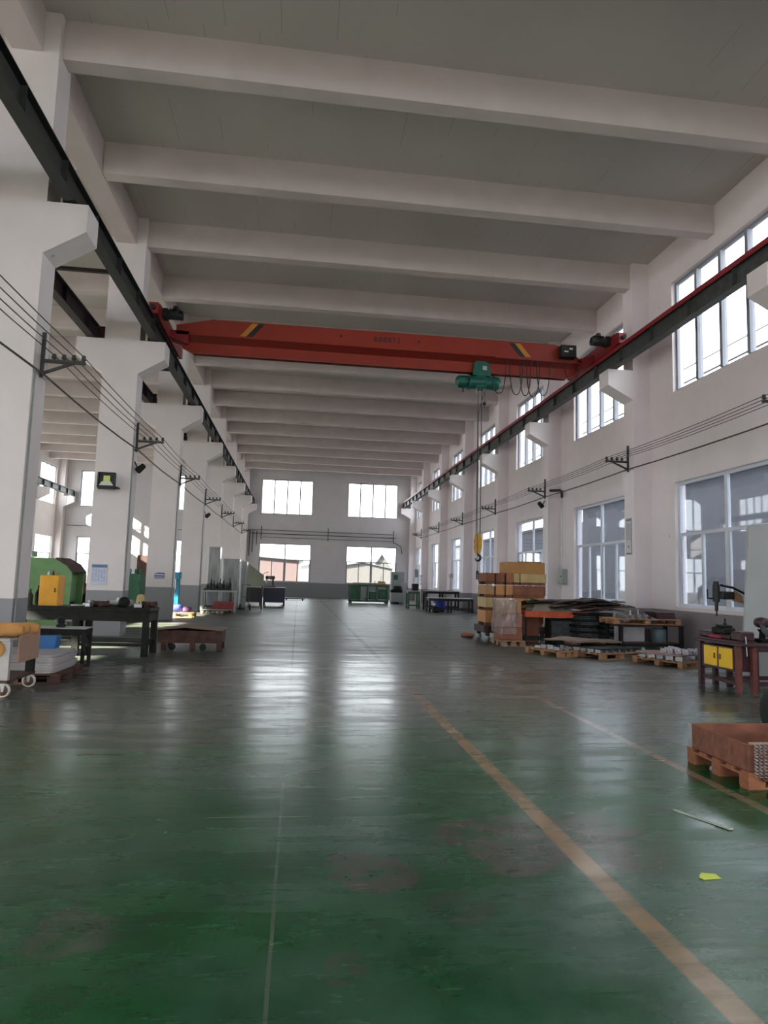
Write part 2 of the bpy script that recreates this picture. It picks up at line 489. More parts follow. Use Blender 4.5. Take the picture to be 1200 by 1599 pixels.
WIN_N = [0]
def window(axis, p, u0, u1, z0, z1, lower, glass):
    """frame and pane sit at plane p"""
    WIN_N[0] += 1
    e = bpy.data.objects.new('window_%d' % WIN_N[0], None)
    COL.objects.link(e); e['kind'] = 'structure'
    def bx(mb, a, b, c, d, t0=-0.04, t1=0.04):
        if axis == 'x': mb.b2(p + t0, p + t1, a, b, c, d)
        else: mb.b2(a, b, p + t0, p + t1, c, d)
    f = MB(); w = 0.07
    bx(f, u0, u1, z0, z0 + w); bx(f, u0, u1, z1 - w, z1); bx(f, u0, u0 + w, z0 + w, z1 - w); bx(f, u1 - w, u1, z0 + w, z1 - w)
    um = (u0 + u1) / 2
    if lower:
        zt = z0 + (z1 - z0) * 0.575
        bx(f, u0 + w, u1 - w, zt - .04, zt + .04, -.035, .035)
        bx(f, um - .05, um + .05, z0 + w, z1 - w, -.037, .037)
        for (a, b) in ((u0 + w, um - .05), (um + .05, u1 - w)):
            c = (a + b) / 2
            bx(f, c - .035, c + .035, z0 + w, zt - .04, -.03, .03)
            for q in (a, b - .04): bx(f, q, q + .04, z0 + w, zt - .04, -.025, .025)
    else:
        n = 4
        for k in range(1, n):
            c = u0 + (u1 - u0) * k / n
            bx(f, c - .05, c + .05, z0 + w, z1 - w, -.07, .07)
    f.build('window_frame', M_UPVC if lower and axis == 'x' else M_UPVC_D, e)
    g = MB()
    bx(g, u0 + .03, u1 - .03, z0 + .03, z1 - .03, -.004, .004)
    g.build('pane', glass, e)
    return e

ZU0, ZU1, ZL0, ZL1 = 6.56, 9.5, 1.08, 4.2
# right wall
holes = []
for yc in COLY:
    a, b = yc + 1.05, yc + 4.85
    holes += [(a, b, ZU0, ZU1), (a, b, ZL0, ZL1)]
wall_open('wall_right', 'x', XR, XR + .3, YB - .3, YF + .3, 0, ZC, holes, M_WALL_R)
for (a, b, c, d) in holes:
    window('x', XR + .14, a, b, c, d, c < 3, M_GLASS if c > 3 else M_GLASS_DIM)
# left wall of the neighbouring bay
holes = []
for yc in COLY:
    a, b = yc + 1.05, yc + 4.85
    holes += [(a, b, ZU0, ZU1), (a, b, ZL0, ZL1)]
wall_open('wall_left', 'x', XL - .3, XL, YB - .3, YF + .3, 0, ZC, holes, M_WALL_L)
for (a, b, c, d) in holes:
    window('x', XL - .14, a, b, c, d, c < 3, M_GLASS)
# far wall
fx = [(-3.22, .92), (3.78, 7.93), (-10.25, -6.1), (-17.2, -13.05)]
holes = [(a, b, 6.62, 9.45) for a, b in fx] + [(a, b, 1.2, 4.25) for a, b in fx]
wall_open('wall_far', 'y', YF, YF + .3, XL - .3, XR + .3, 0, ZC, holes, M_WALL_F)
for (a, b, c, d) in holes: window('y', YF + .14, a, b, c, d, c < 3, M_GLASS)
# wall behind the camera, with an unseen goods door added to light column fronts
holes = [(a, b, 6.62, 9.45) for a, b in fx] + [(fx[2][0], fx[2][1], 1.2, 4.25), (-17.2, -13.05, 1.2, 4.25), (0.0, 4.8, 0.0, 5.0)]
wall_open('wall_back', 'y', YB - .3, YB, XL - .3, XR + .3, 0, ZC, holes, M_WALL_L)
for (a, b, c, d) in holes[:-1]: window('y', YB - .14, a, b, c, d, c < 3, M_GLASS)

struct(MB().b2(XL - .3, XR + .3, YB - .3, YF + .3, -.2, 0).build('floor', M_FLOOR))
struct(MB().b2(XL - .3, XR + .3, YB - .3, YF + .3, ZC, ZC + .25).build('ceiling', M_CEIL))

# columns with crane corbels
def corbel(mb, xf, xe, zt, zb, zr, y0, y1):
    mb.prism([(xf, zt), (xe, zt), (xe, zb), (xf, zr)], y0, y1, 'y')
for yc in COLY + [YF - .276]:
    y0, y1 = yc - .275, yc + .275
    c = MB().b2(-5.05, -4.2, y0, y1, 0, ZC)
    corbel(c, -4.2, -3.57, 7.33, 6.88, 6.48, y0, y1)
    corbel(c, -5.05, -5.72, 7.33, 6.88, 6.48, y0, y1)
    struct(c.build('concrete_column', M_COLUMN))
    c = MB().b2(8.92, XR + .02, y0, y1, 0, ZC)
    corbel(c, 8.92, 8.2, 7.47, 7.02, 6.64, y0, y1)
    struct(c.build('wall_column', M_WALL_R))
    c = MB().b2(XL - .02, XL + .5, y0, y1, 0, ZC)
    corbel(c, XL + .5, XL + 1.2, 7.33, 6.88, 6.48, y0, y1)
    struct(c.build('wall_column', M_WALL_L))
# ring beam over the column row, and cross beams under the slab
struct(MB().b2(-4.93, -4.45, YB, YF, 9.86, ZC).build('ring_beam', M_BEAM))
k = -6
while 10.9 + 3.14 * k < YF - .3:
    y = 10.9 + 3.14 * k
    if y > YB + .2:
        struct(MB().b2(-4.44, XR, y - .15, y + .15, 9.87, ZC).build('ceiling_beam', M_BEAM))
        struct(MB().b2(XL, -4.94, y - .15, y + .15, 9.87, ZC).build('ceiling_beam', M_BEAM))
    k += 1

# ------------------------------------------------------------------ outdoors
M_GROUND = mat('yard_concrete', (0.17, 0.17, 0.165), 0.9, var=.1, scale=.3, coords='Generated')
M_PALE = mat('pale_render_far', (0.062, 0.059, 0.057), 0.9)
M_GREYB = mat('neighbour_render', (0.105, 0.11, 0.125), 0.9, var=.08, scale=1.5)
struct(MB().b2(-120, 120, -90, 160, -.45, -.25).build('ground', M_GROUND))

#@@OBJECTS
# neighbouring buildings seen through the panes
def shed(name, label, x0, x1, y0, y1, zw, zr, m, m2, ridge='x'):
    t = thing(name, label, 'building', ((x0 + x1) / 2, (y0 + y1) / 2, -.25))
    w, d = (x1 - x0), (y1 - y0)
    b = MB()
    b.prism([(-w / 2, 0), (w / 2, 0), (w / 2, zw), (0, zr), (-w / 2, zw)], -d / 2, d / 2, 'y')
    b.build('wall', m, t)
    r = MB()
    for sx in (-1, 1):
        a = math.atan2(zr - zw, w / 2); L_ = math.hypot(zr - zw, w / 2) + .5
        r.box((sx * w / 4, 0, (zw + zr) / 2 + .06), (L_, d + .5, .1), ry=sx * a)
    r.build('roof', m2, t)
    return t
M_ROOF = mat('far_roof_sheet', (0.06, 0.062, 0.068), 0.7)
M_PINK = mat('far_pink_render', (0.075, 0.052, 0.052), 0.9)
shed('factory_shed', 'pale gabled shed outside the right lower far window', 4.0, 11.2, 80, 92, 3.2, 3.85, M_PALE, M_ROOF)
shed('factory_shed', 'pink rendered shed outside the left lower far window', -11.0, 0.2, 66, 76, 3.45, 3.8, M_PINK, M_ROOF)
shed('factory_shed', 'low grey shed outside the left lower far window, right of the pink one', -0.7, 3.6, 96, 106, 3.3, 3.7, M_PALE, M_ROOF)
shed('tower_block', 'pale building rising above the sheds beyond the far wall', 10.6, 13.6, 98, 108, 3.4, 5.6, M_PALE, M_ROOF)
nb = thing('office_building', 'grey rendered building close outside the right hand windows', 'building', (17, 20, -.25))
MB().b2(-2, 4, -34, 14, 0, 5.85).build('wall', M_GREYB, nb)
MB().b2(-2.15, 4.15, -34.15, 14.15, 5.85, 6.0).build('parapet', M_ROOF, nb)
nb = thing('office_building', 'lighter grey building outside the farther right hand windows', 'building', (17.2, 50, -.25))
MB().b2(-2, 4, -14, 16, 0, 5.25).build('wall', M_GREYB, nb)
MB().b2(-2.15, 4.15, -14.15, 16.15, 5.25, 5.4).build('parapet', M_ROOF, nb)
for i, (dz, yb) in enumerate(((8.6, 0), (9.1, 0))):
    w_ = MB().tube([(13 + .0 * i, -8, dz + .3), (13, 15, dz), (13, 40, dz + .1), (13, 62, dz + .3)], .035, 6)
    tag(w_.build('outdoor_cable', M_ROOF), ['lower', 'upper'][i] + ' cable crossing the sky outside the upper right windows', 'cable')

# ------------------------------------------------------------------ object materials
M_GIRD = mat('runway_steel_dark', (0.020, 0.022, 0.021), 0.55, var=.35, scale=6)
M_GIRD_R = mat('runway_steel_grey', (0.055, 0.06, 0.058), 0.55, var=.3, scale=6)
M_PURP = mat('runway_primer_purple', (0.030, 0.016, 0.022), 0.6, var=.3, scale=5)
M_RAILRED = mat('rail_red_paint', (0.26, 0.015, 0.025), 0.5, var=.3, scale=8)
M_ORANGE = mat('crane_orange_paint', (0.27, 0.022, 0.008), 0.42, var=.10, scale=2)
M_CRANERED = mat('crane_carriage_red', (0.24, 0.014, 0.018), 0.45, var=.15, scale=5)
M_YEL = mat('yellow_paint', (0.62, 0.33, 0.02), 0.45, var=.1, scale=6)
M_STRY = mat('stripe_yellow', (0.50, 0.20, 0.02), 0.5)
M_BLACK = mat('black_paint', (0.008, 0.008, 0.008), 0.55)
M_RUBBER = mat('black_rubber', (0.018, 0.018, 0.018), 0.8)
M_HGREEN = mat('hoist_green_enamel', (0.008, 0.105, 0.075), 0.35, var=.2, scale=8)
M_GREEN = mat('machine_green_enamel', (0.12, 0.25, 0.09), 0.5, var=.15, scale=4)
M_DGREEN = mat('dark_green_enamel', (0.02, 0.10, 0.05), 0.5, var=.25, scale=5)
M_STEEL = mat('bare_steel', (0.42, 0.42, 0.43), 0.35, 0.9, var=.15, scale=12)
M_GALV = mat('galvanised_steel', (0.46, 0.47, 0.48), 0.45, 0.6, var=.1, scale=9)
M_WIRE = mat('brown_wire', (0.06, 0.05, 0.045), 0.6)
M_BRKT = mat('bracket_steel', (0.05, 0.05, 0.052), 0.6, .3)
M_BENCH = mat('oily_black_steel', (0.010, 0.010, 0.009), 0.65, .0, var=.5, scale=7, spec=.25)
M_RUST = mat('rusty_brown_steel', (0.075, 0.035, 0.028), 0.75, .2, var=.4, scale=8)
M_MAROON = mat('maroon_machine_paint', (0.045, 0.014, 0.020), 0.5, var=.35, scale=8)
M_BROWNLEG = mat('red_brown_leg_paint', (0.13, 0.035, 0.028), 0.6, var=.35, scale=8)
M_WOOD = mat('pallet_wood', (0.33, 0.17, 0.085), 0.8, var=.3, scale=5, stretch=(1, 6, 6))
M_WOOD_RED = mat('reddish_plywood', (0.21, 0.075, 0.045), 0.7, var=.35, scale=4, stretch=(1, 5, 3))
M_CRATE = mat('crate_wood', (0.50, 0.24, 0.09), 0.75, var=.22, scale=5, stretch=(5, 5, 1))
M_CRATE_PALE = mat('crate_wood_pale', (0.50, 0.36, 0.17), 0.75, var=.15, scale=4)
M_CRATE_DK = mat('crate_wood_dark', (0.22, 0.085, 0.045), 0.8, var=.3, scale=4)
M_CARD = mat('cardboard', (0.40, 0.235, 0.12), 0.85, var=.12, scale=4)
M_CARDDK = mat('cardboard_brown', (0.26, 0.10, 0.06), 0.85, var=.15, scale=4)
M_TANCLOTH = mat('tan_canvas', (0.55, 0.27, 0.09), 0.9, var=.2, scale=6, bump=.4)
M_BEIGE = mat('beige_corrugated', (0.36, 0.22, 0.16), 0.85, var=.2, scale=9, stretch=(1, 8, 1))
M_GREYPL = mat('grey_plate', (0.38, 0.36, 0.37), 0.5, .2, var=.12, scale=5)
M_GREYPAN = mat('grey_partition_sheet', (0.30, 0.31, 0.31), 0.22, .55, var=.3, scale=2.5, stretch=(6, 6, .6))
M_BOARD = mat('light_grey_board', (0.36, 0.37, 0.36), 0.7, var=.05, scale=1.5)
M_BLUE = mat('blue_plastic', (0.03, 0.05, 0.34), 0.4)
M_BLUEBAG = mat('blue_bag', (0.10, 0.12, 0.62), 0.7, var=.25, scale=12)
M_CYAN = mat('cyan_machine_paint', (0.03, 0.22, 0.36), 0.4, var=.25, scale=6)
M_RED = mat('red_sheet', (0.24, 0.03, 0.035), 0.6, var=.3, scale=8)
M_TRAYORG = mat('orange_tray_paint', (0.62, 0.10, 0.03), 0.5, var=.2, scale=8)
M_FILM = mat('stretch_film', (0.55, 0.47, 0.45), 0.25, var=.3, scale=9, bump=.6, spec=.8)
M_WHITE = mat('white_paint', (0.70, 0.71, 0.72), 0.5)
M_OLIVE = mat('grey_green_panel', (0.24, 0.26, 0.20), 0.7, var=.08, scale=2)
M_NAVY = mat('navy_painted_steel', (0.010, 0.011, 0.035), 0.5, var=.3, scale=4)
M_SHEET = mat('dark_brown_sheet', (0.060, 0.036, 0.032), 0.85, var=.45, scale=7)
M_SHEETG = mat('dark_grey_slab', (0.045, 0.052, 0.056), 0.55, .0, var=.5, scale=9)
M_SLAB = mat('pale_board_stack', (0.36, 0.31, 0.26), 0.8, var=.15, scale=7, stretch=(1, 1, 9))
M_GREYCAB = mat('grey_enamel', (0.26, 0.29, 0.28), 0.5, var=.06, scale=4)
M_LEMON = mat('lemon_paper', (0.60, 0.68, 0.12), 0.8)
M_SILVER = mat('bright_zinc_parts', (0.36, 0.35, 0.36), 0.35, .7, var=.5, scale=25)
M_LENS = mat('lamp_glass', (0.62, 0.64, 0.60), 0.15)
M_LED = mat('lamp_led_plate', (0.58, 0.66, 0.18), 0.4)

NUM = ['nearest', 'second', 'third', 'fourth', 'fifth', 'sixth', 'seventh', 'eighth']

# ------------------------------------------------------------------ crane runways
def runway(name, label, x, zb, h, web, red, y0=YB + .1, y1=YF - .15, w=.2, side=1):
    t = thing(name, label, 'crane rail', (x, 0, zb))
    g = MB()
    g.b2(-w / 2, w / 2, y0, y1, 0, .018); g.b2(-w / 2, w / 2, y0, y1, h - .018, h); g.b2(-.006, .006, y0, y1, .018, h - .018)
    g.build('beam', web, t)
    MB().b2(-.03, .03, y0, y1, h, h + .06).b2(-.05, .05, y0, y1, h, h + .012).build('rail', red if red else web, t)
    if red:
        MB().b2(-side * w / 2 - .006, -side * w / 2 + .006, y0, y1, h - .06, h + .055).build('edge_strip', red, t)
    y = y0 + 1.1; first = None
    while y < y1:
        if first is None:
            first = MB().b2(-w / 2 + .004, w / 2 - .004, -.006, .006, .018, h - .018).build('stiffener', web, t, (0, y, 0))
        else:
            c = first.copy(); COL.objects.link(c); c.location = (0, y, 0); c.parent = t
        y += 1.57
    first = None
    for yc in COLY:
        if first is None:
            m = MB(); 
            m.b2(side * .13, side * .24, -.05, .05, 0, h - .08); m.b2(-w / 2 - .01, w / 2 + .01, -.2, .2, -.03, 0)
            m.b2(side * .05, side * .24, -.05, .05, h - .1, h - .03)
            first = m.build('support_post', M_RUST, t, (0, yc + .1, 0))
        else:
            c = first.copy(); COL.objects.link(c); c.location = (0, yc + .1, 0); c.parent = t
    return t
runway('crane_runway_beam', 'dark steel crane runway beam along the left column corbels', -3.85, 7.36, .42, M_GIRD, None, side=-1)
runway('crane_runway_beam', 'grey runway beam with red rail along the right wall corbels', 8.4, 7.5, .44, M_GIRD_R, M_RAILRED, side=1)
runway('crane_runway_beam', 'purple primed runway beam on the far side of the left columns', -5.4, 7.36, .42, M_PURP, None, side=1)
runway('crane_runway_beam', 'pale hazy runway beam along the wall of the neighbouring bay', -17.62, 7.36, .42, M_GIRD_R, None, side=-1)  # lighter steel colour stands in for the haze over the next bay
for i, yc in enumerate(COLY[2:9]):
    m = MB().bar((-5.36, yc + 2.35, 7.42), (-3.9, yc + 2.35, 7.42), .07, .07)
    tag(m.build('tie_bar', M_PURP), 'dark steel tie bar between the paired runway beams, %s from the camera' % (['out of frame'] + NUM)[i], 'tie bar', 'tie bars over the left column row')

# ------------------------------------------------------------------ bridge crane
cr = thing('bridge_crane', 'orange single girder bridge crane spanning the hall', 'crane', (0, 18.2, 0))
g = MB()
top = [(-3.55, 7.98), (-3.55, 8.22), (-2.6, 8.44), (7.1, 8.46), (7.42, 8.36), (7.75, 8.16), (7.95, 7.98)]
g.prism(top, -.2, -.19, 'y'); g.prism(top, .19, .2, 'y')
pts = [(-3.55, 8.22), (-2.6, 8.44), (7.1, 8.46), (7.42, 8.36), (7.75, 8.16)]
for (a, b) in zip(pts[:-1], pts[1:]):
    g.prism([a, b, (b[0], b[1] - .012), (a[0], a[1] - .012)], -.21, .21, 'y')
g.build('box_girder', M_ORANGE, cr)
g = MB()
for sy in (-1, 1):
    g.prism([(sy * .2, 7.98), (sy * .05, 7.82), (sy * .05, 7.81), (sy * .21, 7.97)], -3.5, 7.9, 'x')
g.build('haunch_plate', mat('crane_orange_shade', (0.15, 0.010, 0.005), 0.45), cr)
g = MB()
g.prism([(-3.45, 7.84), (7.85, 7.84), (7.75, 7.62), (7.45, 7.5), (-3.1, 7.5), (-3.4, 7.66)], -.05, .05, 'y')
g.prism([(-3.1, 7.5), (7.5, 7.5), (7.5, 7.525), (-3.1, 7.525)], -.11, .11, 'y')
g.build('lower_i_beam', M_ORANGE, cr)
for nm, x0, sg in (('left', -1.42, 1), ('right', 5.95, -1)):
    for k, mm in enumerate((M_STRY, M_BLACK) if sg > 0 else (M_STRY, M_BLACK)):
        o_ = x0 + sg * k * .17
        poly = [(o_ - .12 * sg - .32 * sg, 8.03), (o_ + .05 * sg - .32 * sg, 8.03), (o_ + .05 * sg, 8.41), (o_ - .12 * sg, 8.41)]
        MB().prism(poly, -.2075, -.2015, 'y').build('hazard_stripe', mm, cr)
g = MB(); rnd = random.Random(4)
for k in range(6):     # painted maker's characters, illegible in the photograph
    x = 1.86 + k * .135
    if k < 4:
        for s_ in range(3): g.b2(x - .045, x + .045, -.2065, -.2015, 8.17 + s_ * .05, 8.183 + s_ * .05)
        g.b2(x - .008, x + .008, -.2065, -.2015, 8.15, 8.30); g.b2(x - .05, x - .038, -.2065, -.2015, 8.15, 8.26)
        g.b2(x + .036, x + .05, -.2065, -.2015, 8.16, 8.30)
    else:
        g.b2(x - .03, x - .015, -.2065, -.2015, 8.15, 8.30); g.b2(x + .015, x + .03, -.2065, -.2015, 8.15, 8.30)
        g.b2(x - .03, x + .03, -.2065, -.2015, 8.285, 8.30)
    g.build('painted_character', mat('lettering_dark', (0.012, 0.008, 0.014), .6), cr); g = MB()
for x in (.9, 3.1): MB().cyl((x, -.212, 8.24), (x, -.19, 8.24), .035, 12).build('bolt_cap', M_BLACK, cr)
for sx, x, zr in ((-1, -3.82, 7.84), (1, 8.4, 8.0)):
    c = MB()
    c.prism([(-1.75, zr + .06), (-1.75, zr + .34), (-1.45, zr + .4), (1.45, zr + .4), (1.75, zr + .34), (1.75, zr + .06), (1.2, zr), (-1.2, zr)], x - .11, x + .11, 'x')
    ca = c.build('end_carriage', M_CRANERED, cr)
    for y in (-1.45, 1.45):
        w = MB().lathe([(.05, -.06), (.14, -.055), (.14, -.04), (.115, -.035), (.115, .035), (.14, .04), (.14, .055), (.05, .06)], (x, y, zr + .09), 20, 'x')
        w.build('wheel', M_BLACK, ca)
    for y in (-1.85, 1.85): MB().cyl((x, y * .94, zr + .2), (x, y, zr + .2), .06, 12).build('rubber_buffer', M_RUBBER, ca)
    dm = MB()
    x2 = x - sx * .42
    dm.cyl((x2 - .2, -1.15, zr + .27), (x2 + .18, -1.15, zr + .27), .12, 16)
    for k in range(5): dm.cyl((x2 - .14 + k * .06, -1.15, zr + .3), (x2 - .12 + k * .06, -1.15, zr + .3), .14, 16)
    dm.box((x - sx * .18, -1.15, zr + .28), (.16, .26, .26), bev=.03)
    dm.box((x2, -1.15, zr + .46), (.12, .12, .1), bev=.02)
    dm.build('travel_motor', M_BLACK, cr)
    gu = MB()
    gu.prism([(x - sx * .11, zr + .04), (x - sx * .11, zr + .24), (x - sx * .6, 8.06), (x - sx * .6, 7.72)], -.2, .2, 'y')
    gu.build('gusset_joint', M_CRANERED, cr)
bxm = MB().box((7.42, -.36, 8.2), (.46, .24, .36), bev=.015)
bx_ = bxm.build('control_box', M_BLACK, cr)
MB().b2(7.28, 7.40, -.484, -.478, 8.16, 8.20).b2(7.43, 7.53, -.484, -.478, 8.24, 8.29).build('rating_plate', M_WHITE, bx_)
hb = MB()
hb.bar((5.3, -.3, 7.92), (7.9, -.3, 7.92), .03)
for x in (5.35, 6.2, 7.1, 7.85): hb.bar((x, -.3, 7.92), (x, -.19, 7.98), .025)
hb.build('cable_track', M_CRANERED, cr)
for k, (xa, xb, zb) in enumerate(((5.22, 5.62, 6.88), (5.72, 6.12, 6.87), (6.02, 6.36, 6.86), (6.22, 6.62, 6.84), (6.52, 6.92, 6.90), (7.35, 7.8, 7.4))):
    pts = []
    z0 = 7.2 if k == 0 else 7.9
    n = 14
    for i in range(n + 1):
        u = i / n
        x = (xa + xb) / 2 + (xb - xa) / 2 * -math.cos(u * math.pi) * (1 - .15 * math.sin(u * math.pi))
        top_ = z0 + (7.9 - z0) * u
        z = zb + (top_ - zb) * (abs(2 * u - 1) ** 2.6)
        pts.append((x, -.3, z))
    MB().tube(pts, .013, 6).build('cable_loop', M_BLACK, cr)

ho = thing('electric_hoist', 'green electric wire rope hoist hanging under the orange girder', 'hoist', (4.95, 18.2, 7.24))
b = MB()
b.cyl((-.34, 0, 0), (.38, 0, 0), .19, 24)
for x in (-.34, .38): b.cyl((x - .02, 0, 0), (x + .02, 0, 0), .215, 24)
b.box((0, 0, .0), (.3, .3, .38), bev=.02)
b.build('drum_housing', M_HGREEN, ho)
b = MB()
b.lathe([(.05, -.72), (.12, -.71), (.165, -.66), (.17, -.40), (.15, -.36)], (0, 0, 0), 24, 'x')
for k in range(10):
    a = 2 * math.pi * k / 10
    b.box((-.53, math.cos(a) * .172, math.sin(a) * .172), (.24, .012, .03), rx=a)
b.build('motor', M_HGREEN, ho)
b = MB().lathe([(.195, .40), (.2, .48), (.16, .56), (.06, .58)], (0, 0, 0), 24, 'x')
b.build('gearbox', M_HGREEN, ho)
b = MB()
for sy in (-1, 1):
    b.prism([(-.27, .16), (.27, .16), (.22, .52), (.1, .58), (-.18, .58), (-.24, .5)], sy * .17 - .012, sy * .17 + .012, 'y')
    for x in (-.14, .14): b.cyl((x, sy * .1, .36), (x, sy * .16, .36), .07, 16)
b.box((0, 0, .19), (.5, .34, .04))
b.build('trolley', M_HGREEN, ho)
MB().b2(.02, .14, -.192, -.182, .32, .44).build('maker_plate', M_GALV, ho)
b = MB().tube([(-.13, -.05, -.17), (-.13, -.05, -.30), (-.08, -.05, -.34), (.05, -.05, -.34), (.1, -.05, -.3), (.1, -.05, -.17)], .014, 8)
b.build('rope_guide', M_GALV, ho)
for x in (-.055, .055):
    MB().cyl((x - .0, 0, -.18), (x, 0, -4.42), .012, 8).build('wire_rope', M_BRKT, ho)
MB().cyl((.13, -.02, -.18), (.13, -.02, -.56), .008, 6).lathe([(.02, -.66), (.05, -.64), (.05, -.58), (.02, -.56)], (.13, -.02, 0), 12).build('limit_weight', M_BLACK, ho)
MB().tube([(-.5, 0, -.16), (-.5, 0, -.3)], .02, 6).build('drain_stub', M_BLACK, ho)
hk = MB()
for sy in (-1, 1):
    hk.prism([(-.06, -4.36), (.075, -4.36), (.105, -4.52), (.10, -4.74), (.05, -4.9), (-.06, -4.9), (-.10, -4.74), (-.095, -4.52)], sy * .05 - .014, sy * .05 + .014, 'y')
hk.cyl((0, -.07, -4.56), (0, .07, -4.56), .03, 12)
hkb = hk.build('hook_block', M_YEL, ho)
MB().lathe([(.05, -.035), (.10, -.03), (.085, 0), (.10, .03), (.05, .035)], (0, 0, -4.56), 24, 'y').build('sheave', M_BRKT, hkb)
pts = [(0, 0, -4.88)] + [(.0 + .075 * math.sin(t_), 0, -5.02 + .085 * math.cos(t_)) for t_ in [i * .42 for i in range(0, 12)]]
MB().tube(pts, [.03] + [.034, .034, .036, .038, .038, .038, .034, .03, .026, .02, .015, .01], 10).build('hook', M_BLACK, hkb)
MB().bar((-.13, -.068, -4.75), (.1, -.068, -4.45), .035, .004).build('hazard_band', M_BLACK, hkb)
pc = thing('pendant_controller', 'black push button pendant hanging on a cable left of the crates', 'controller', (4.62, 17.0, 1.62))
MB().box((0, 0, .1), (.07, .05, .22), bev=.012).lathe([(.012, .24), (.02, .2)], (0, 0, 0), 10).build('housing', M_BLACK, pc)
for k in range(3): MB().cyl((0, -.034, .04 + .055 * k), (0, -.024, .04 + .055 * k), .014, 10).build('button', M_CRANERED if k == 2 else M_GALV, pc)
MB().tube([(0, 0, .22), (.0, .1, 2.5), (.1, .5, 4.5), (.45, .9, 5.6)], .009, 6).build('hanging_cable', M_BRKT, pc)

# ------------------------------------------------------------------ overhead supply wires on brackets
def bracket(x, y, z, sg, label, group):
    t = thing('wire_bracket', label, 'bracket', (x, y, z), 0, group)
    MB().b2(-.025 + sg * .03, .025 + sg * .03, -.02, .02, -.27, .46).build('post', M_BRKT, t)
    a = MB().bar((sg * .05, 0, 0), (sg * .68, 0, 0), .05, .05)
    a.build('arm', M_BRKT, t)
    MB().bar((sg * .05, 0, -.2), (sg * .5, 0, -.01), .04, .04).build('brace', M_BRKT, t)
    for k in range(4):
        o = MB().lathe([(.014, .0), (.014, .02), (.038, .025), (.038, .05), (.022, .055), (.034, .065), (.028, .10)], (sg * (.2 + .15 * k), 0, .02), 10)
        o.build('insulator', M_BRKT, t)
    return t
b0 = b1 = None
for i, yc in enumerate(COLY[2:]):
    nm = (['out of frame'] + NUM)[i]
    ll = 'steel wire bracket with insulators on the %s left column' % nm
    lr = 'steel wire bracket with insulators on the %s right wall column' % nm
    if b0 is None:
        b0 = bracket(-4.2, yc, 4.82, 1, ll, 'wire brackets on the left columns')
        b1 = bracket(8.92, yc, 4.95, -1, lr, 'wire brackets on the right wall columns')
    else:
        dup(b0, (-4.2, yc, 4.82), None, ll); dup(b1, (8.92, yc, 4.95), None, lr)
ORD = ['outermost', 'second outermost', 'third', 'innermost']
def wire(xs, z, r, label, cat='wire', group=None, mat_=None, sag=.05, y1=None, name='supply_wire'):
    pts = []
    ys = COLY[2:]
    for a, b in zip(ys[:-1], ys[1:]):
        for k in range(4):
            u = k / 4
            pts.append((xs, a + (b - a) * u, z - sag * 4 * u * (1 - u)))
    pts.append((xs, ys[-1], z))
    o = MB().tube(pts, r, 6).build(name, mat_ or M_WIRE)
    return tag(o, label, cat, group)
for k in range(4):
    wire(-4.2 + (.65 - .15 * k), 4.92, .008, '%s thin wire strung along the left columns' % ORD[k], group='supply wires along the left columns')
    wire(8.92 - (.65 - .15 * k), 5.05, .008, '%s thin wire strung along the right wall' % ORD[k], group='supply wires along the right wall')
wire(-4.14, 4.6, .017, 'thick brown cable running below the left column brackets', 'cable', name='thick_cable')
wire(8.86, 4.74, .017, 'thick brown cable running below the right wall brackets', 'cable', name='thick_cable', sag=.03)
# far wall services
for k, (z, r, lab) in enumerate(((5.28, .022, 'upper pipe running across the far wall between the window rows'), (5.0, .03, 'middle dark pipe running across the far wall between the window rows'), (4.72, .018, 'lower thin pipe running across the far wall above the lower windows'))):
    pts = [(-3.9, YF - .12, z + .02), (7.55, YF - .12, z)]
    if k == 1: pts += [(7.6, YF - .12, z - .35), (8.25, YF - .12, z - .65), (8.35, YF - .12, z - 1.25)]
    if k == 2: pts = [(-3.0, YF - .12, z)] + pts[1:]
    tag(MB().tube(pts, r, 8).build('wall_pipe', M_BRKT), lab, 'pipe')
tag(MB().tube([(-18.0, YF - .1, 5.1), (-5.6, YF - .1, 5.05)], .022, 8).build('wall_pipe', M_BRKT), 'thin pipe crossing the far wall of the neighbouring left bay', 'pipe')
for k, x in enumerate((-3.1, 2.25, 7.6)):
    t = thing('pipe_hanger', ['left', 'middle', 'right'][k] + ' small steel pipe hanger on the far wall between windows', 'bracket', (x, YF - .02, 4.9), 0, 'pipe hangers on the far wall')
    MB().b2(-.03, .03, -.18, -.14, -.35, .7).b2(-.03, .03, -.15, 0, -.05, 0).build('post', M_BRKT, t)
    MB().b2(-.25, .25, -.2, -.16, .1, .14).build('arm', M_BRKT, t)
t = thing('pipe_riser', 'dark cable bundle hanging in the far left corner', 'pipe', (-4.0, YF - .2, 3.2))
for k, (x, z) in enumerate(((0, 0), (.25, .3), (.55, .9))): MB().tube([(x, 0, z), (x, 0, 2.0)], .035, 8).build('pipe_length', M_BRKT, t)

